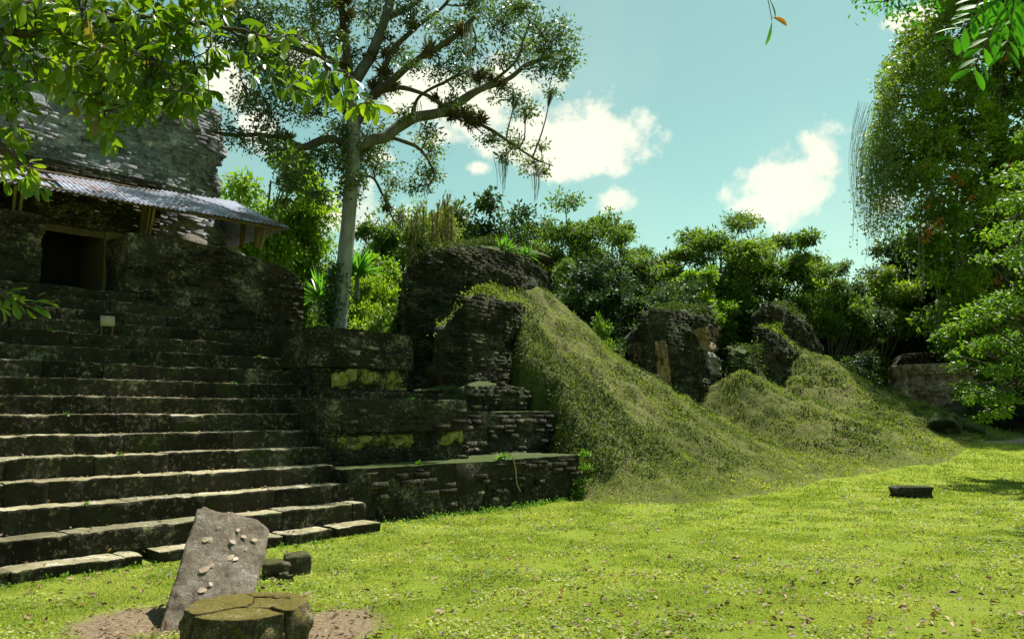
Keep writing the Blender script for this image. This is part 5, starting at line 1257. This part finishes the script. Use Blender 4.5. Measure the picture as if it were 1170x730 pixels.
def cover():
    rng = np.random.default_rng(52); mb = MB()
    n = 340000; u = 4.6 + 30 * rng.random(n) ** 1.5; nn_ = rng.uniform(-3, 9, n)
    h = mound_h(u, nn_); ok = (h > .04) & (rng.random(n) < .25 + h * 1.6); u, nn_, h = u[ok], nn_[ok], h[ok]
    P = W(u, nn_, 0 * u); e = .12; z = mound_z(u, nn_); zu = mound_z(u + e, nn_, False) - mound_z(u - e, nn_, False); zn = mound_z(u, nn_ + e, False) - mound_z(u, nn_ - e, False)
    nr = Z - U * (zu / 2 / e)[:, None] - N * (zn / 2 / e)[:, None]; nr /= np.linalg.norm(nr, axis=1)[:, None]; P[:, 2] = z
    cl = fbm(P, 1.3, 3, 71); k = rng.random(len(P)) < np.clip(.50 + cl * 1.3, .16, 1); P, nr, cl, u = P[k], nr[k], cl[k], u[k]
    s = np.interp(u, [5, 30], [.7, 1.8])
    P = P + nr * (np.clip(fbm(P, 3.0, 3, 91) - .05, 0, 1) * rng.random(len(P)) * .07)[:, None]; m = len(P); D = rdir(rng, m) + nr * .35 - Z * .25; L_ = .052 * s * rng.uniform(.5, 1.5, m); leaves(mb, P + nr * .01, D, nr + rdir(rng, m) * .8, L_, L_ * .42)
    P2 = P[::2]; blades(mb, rng, P2, .06, .007 * s[::2], nr[::2] * .9, .9)
    n = 120000; u = 4.8 + 28 * rng.random(n) ** 1.5; nn_ = rng.uniform(-2, 9, n); h = mound_h(u, nn_); P = W(u, nn_, 0 * u)
    q_ = fbm(P * np.array([1, 1, 0]), 1.5, 5, 140, .62); ok = (h > .35) & (q_ > .42) & (rng.random(n) < (q_ - .36) * 3); u, nn_, P, q_ = u[ok], nn_[ok], P[ok], q_[ok]; m = len(P)
    P[:, 2] = mound_z(u, nn_) + rng.random(m) ** 2 * .13 * np.clip((q_ - .38) * 4, 0, 1); L_ = .07 * np.interp(u, [5, 30], [.8, 1.8]) * rng.uniform(.5, 1.4, m); leaves(mb, P, rdir(rng, m) + Z * .3, rdir(rng, m) + Z, L_, L_ * .5, 1)
    n = 26000; u = rng.uniform(4.6, 8.2, n); nn_ = rng.uniform(.3, 5.6, n); h = mound_h(u, nn_); P = W(u, nn_, 0 * u); ok = h > .3; u, nn_, P = u[ok], nn_[ok], P[ok]; m = len(P)
    P[:, 2] = mound_z(u, nn_) + rng.random(m) ** 2 * .06; P -= U * .03; L_ = .06 * rng.uniform(.5, 1.4, m); leaves(mb, P, rdir(rng, m), rdir(rng, m) + Z - U, L_, L_ * .5, (1))
    o = build('mound_cover', mb, [M['cover'], M['leaf_clump']]); tag(o, 'matted olive green creepers and cut grass over the mounds', 'ground cover', kind='stuff')
cover()
def litter():
    rng = np.random.default_rng(53); mb = MB(); n = 5600; Y = 4.8 + 14 * rng.random(n) ** 1.3; X = rng.uniform(-.6, .7, n) * Y
    q = np.stack([X, Y, X * 0], -1) - O; keep = (q @ N < 0) & ((q @ U < 4) | (mound_h(q @ U, q @ N) < .1)); 
    w = np.where((X > 0) & (Y < 9), 1, .45); keep &= rng.random(n) < w
    X, Y = X[keep], Y[keep]; n = len(X)
    ln = rng.uniform(.025, .075, n); leaves(mb, np.stack([X, Y, gz(X, Y) + .022], -1), rdir(rng, n) * np.array([1, 1, .25]), rdir(rng, n) * .7 + Z, ln, ln * .5, 0, .3, True)
    # in the bare soil and on the steps
    n = 900; X = rng.uniform(-3.8, -.6, n); Y = rng.uniform(5, 7.3, n); k = soil_mask(X, Y) > .5; X, Y = X[k], Y[k]; n = len(X); ln = rng.uniform(.015, .05, n)
    leaves(mb, np.stack([X, Y, gz(X, Y) + .012], -1), rdir(rng, n) * np.array([1, 1, .25]), rdir(rng, n) * .7 + Z, ln, ln * .5, 0, .3, True)
    for k in range(1, 13):
        n = 90; u = rng.uniform(-9, .0, n); P = W(u, SN(k) + rng.uniform(.03, .3, n), SH(k) + .015 + 0 * u); ln = rng.uniform(.02, .055, n); leaves(mb, P, rdir(rng, n) * np.array([1, 1, .3]), rdir(rng, n) * .6 + Z, ln, ln * .5, 0, .3, True)
    o = build('leaf_litter', mb, M['litter']); tag(o, 'scattered brown dead leaves on the lawn and steps', 'dead leaves', kind='stuff')
litter()
def weeds():
    rng = np.random.default_rng(54)
    def tuft(label, c, r, n, ls, mat='weed', nm='weed'):
        mb = MB(); n = int(n); P = c + rdir(rng, n) * r * rng.random((n, 1)) * np.array([1, 1, .8]); P[:, 2] = np.maximum(P[:, 2], c[2]); leaves(mb, P, rdir(rng, n) + Z * .5, rdir(rng, n) + Z * .7, ls * rng.uniform(.6, 1.3, n), ls * .5)
        for k in range(5):
            tube(mb, [c, c + (rdir(rng, 1)[0] * .5 + Z) * r * .7], .003, 3)
        o = build(nm, mb, M[mat], origin=c); tag(o, label, 'weed', 'weeds on the masonry')
    nm = {2: 'second', 3: 'third', 5: 'fifth', 7: 'seventh', 9: 'ninth', 10: 'tenth', 11: 'eleventh', 12: 'twelfth'}
    for (k, u, w) in [(10, -2.0, 'middle'), (11, -1.2, 'middle'), (9, -.6, 'right part'), (12, -2.9, 'left part'), (12, -1.9, 'middle'), (5, -2.8, 'left part'), (3, -3.4, 'left part'), (2, -.9, 'right part'), (7, -3.2, 'left part'), (11, .2, 'right end'), (10, .4, 'right end'), (12, .8, 'right end')]:
        tuft('small green weed on the %s stair from the bottom, at its %s' % (nm[k], w), W(u, SN(k) + .03, SH(k) - .01), .045, 35, .035)
    tuft('green weed on the top left corner of the upper terrace tier', W(.95, 2.9, 3.02), .10, 90, .06); tuft('green weed hanging over the middle terrace tier', W(1.9, 1.72, 1.80), .08, 70, .05)
    tuft('tall weed on the lower terrace tier above the pale root', W(3.3, .9, .80), .13, 110, .07); tuft('weed on the lower terrace tier near the staircase end', W(1.4, .9, .80), .07, 60, .05)
    mb = MB()
    def clump(c, r, n, ls):
        P = c + rdir(rng, n) * r * rng.random((n, 1)) * np.array([1, 1, .8]); P[:, 2] = np.maximum(P[:, 2], c[2]); leaves(mb, P, rdir(rng, n) + Z * .5, rdir(rng, n) + Z * .7, ls * rng.uniform(.6, 1.3, n), ls * .5)
    for u in np.linspace(.4, 5.0, 30): clump(W(u + rng.uniform(-.1, .1), .66 + rng.uniform(-.14, .05), 0), rng.uniform(.05, .17), 70, .045)
    for u in np.linspace(-4.8, 0, 26): clump(W(u + rng.uniform(-.1, .1), rng.uniform(-.06, .03), 0), rng.uniform(.03, .08), 45, .035)
    for u, z in ((5.0, .05), (5.1, .3), (5.25, .55), (5.2, .8), (5.05, .15)): clump(W(u, .62, z), .16, 160, .06)
    o = build('wall_foot_weeds', mb, M['weed']); tag(o, 'low weeds growing along the foot of the stairs and terrace', 'weeds', kind='stuff')
    tuft('grass tuft at the right foot of the round cracked altar', np.array([-1.36, 5.05, 0.]), .1, 150, .07)
weeds()
for o in bpy.data.objects:
    if '_org' in o.keys(): del o['_org']
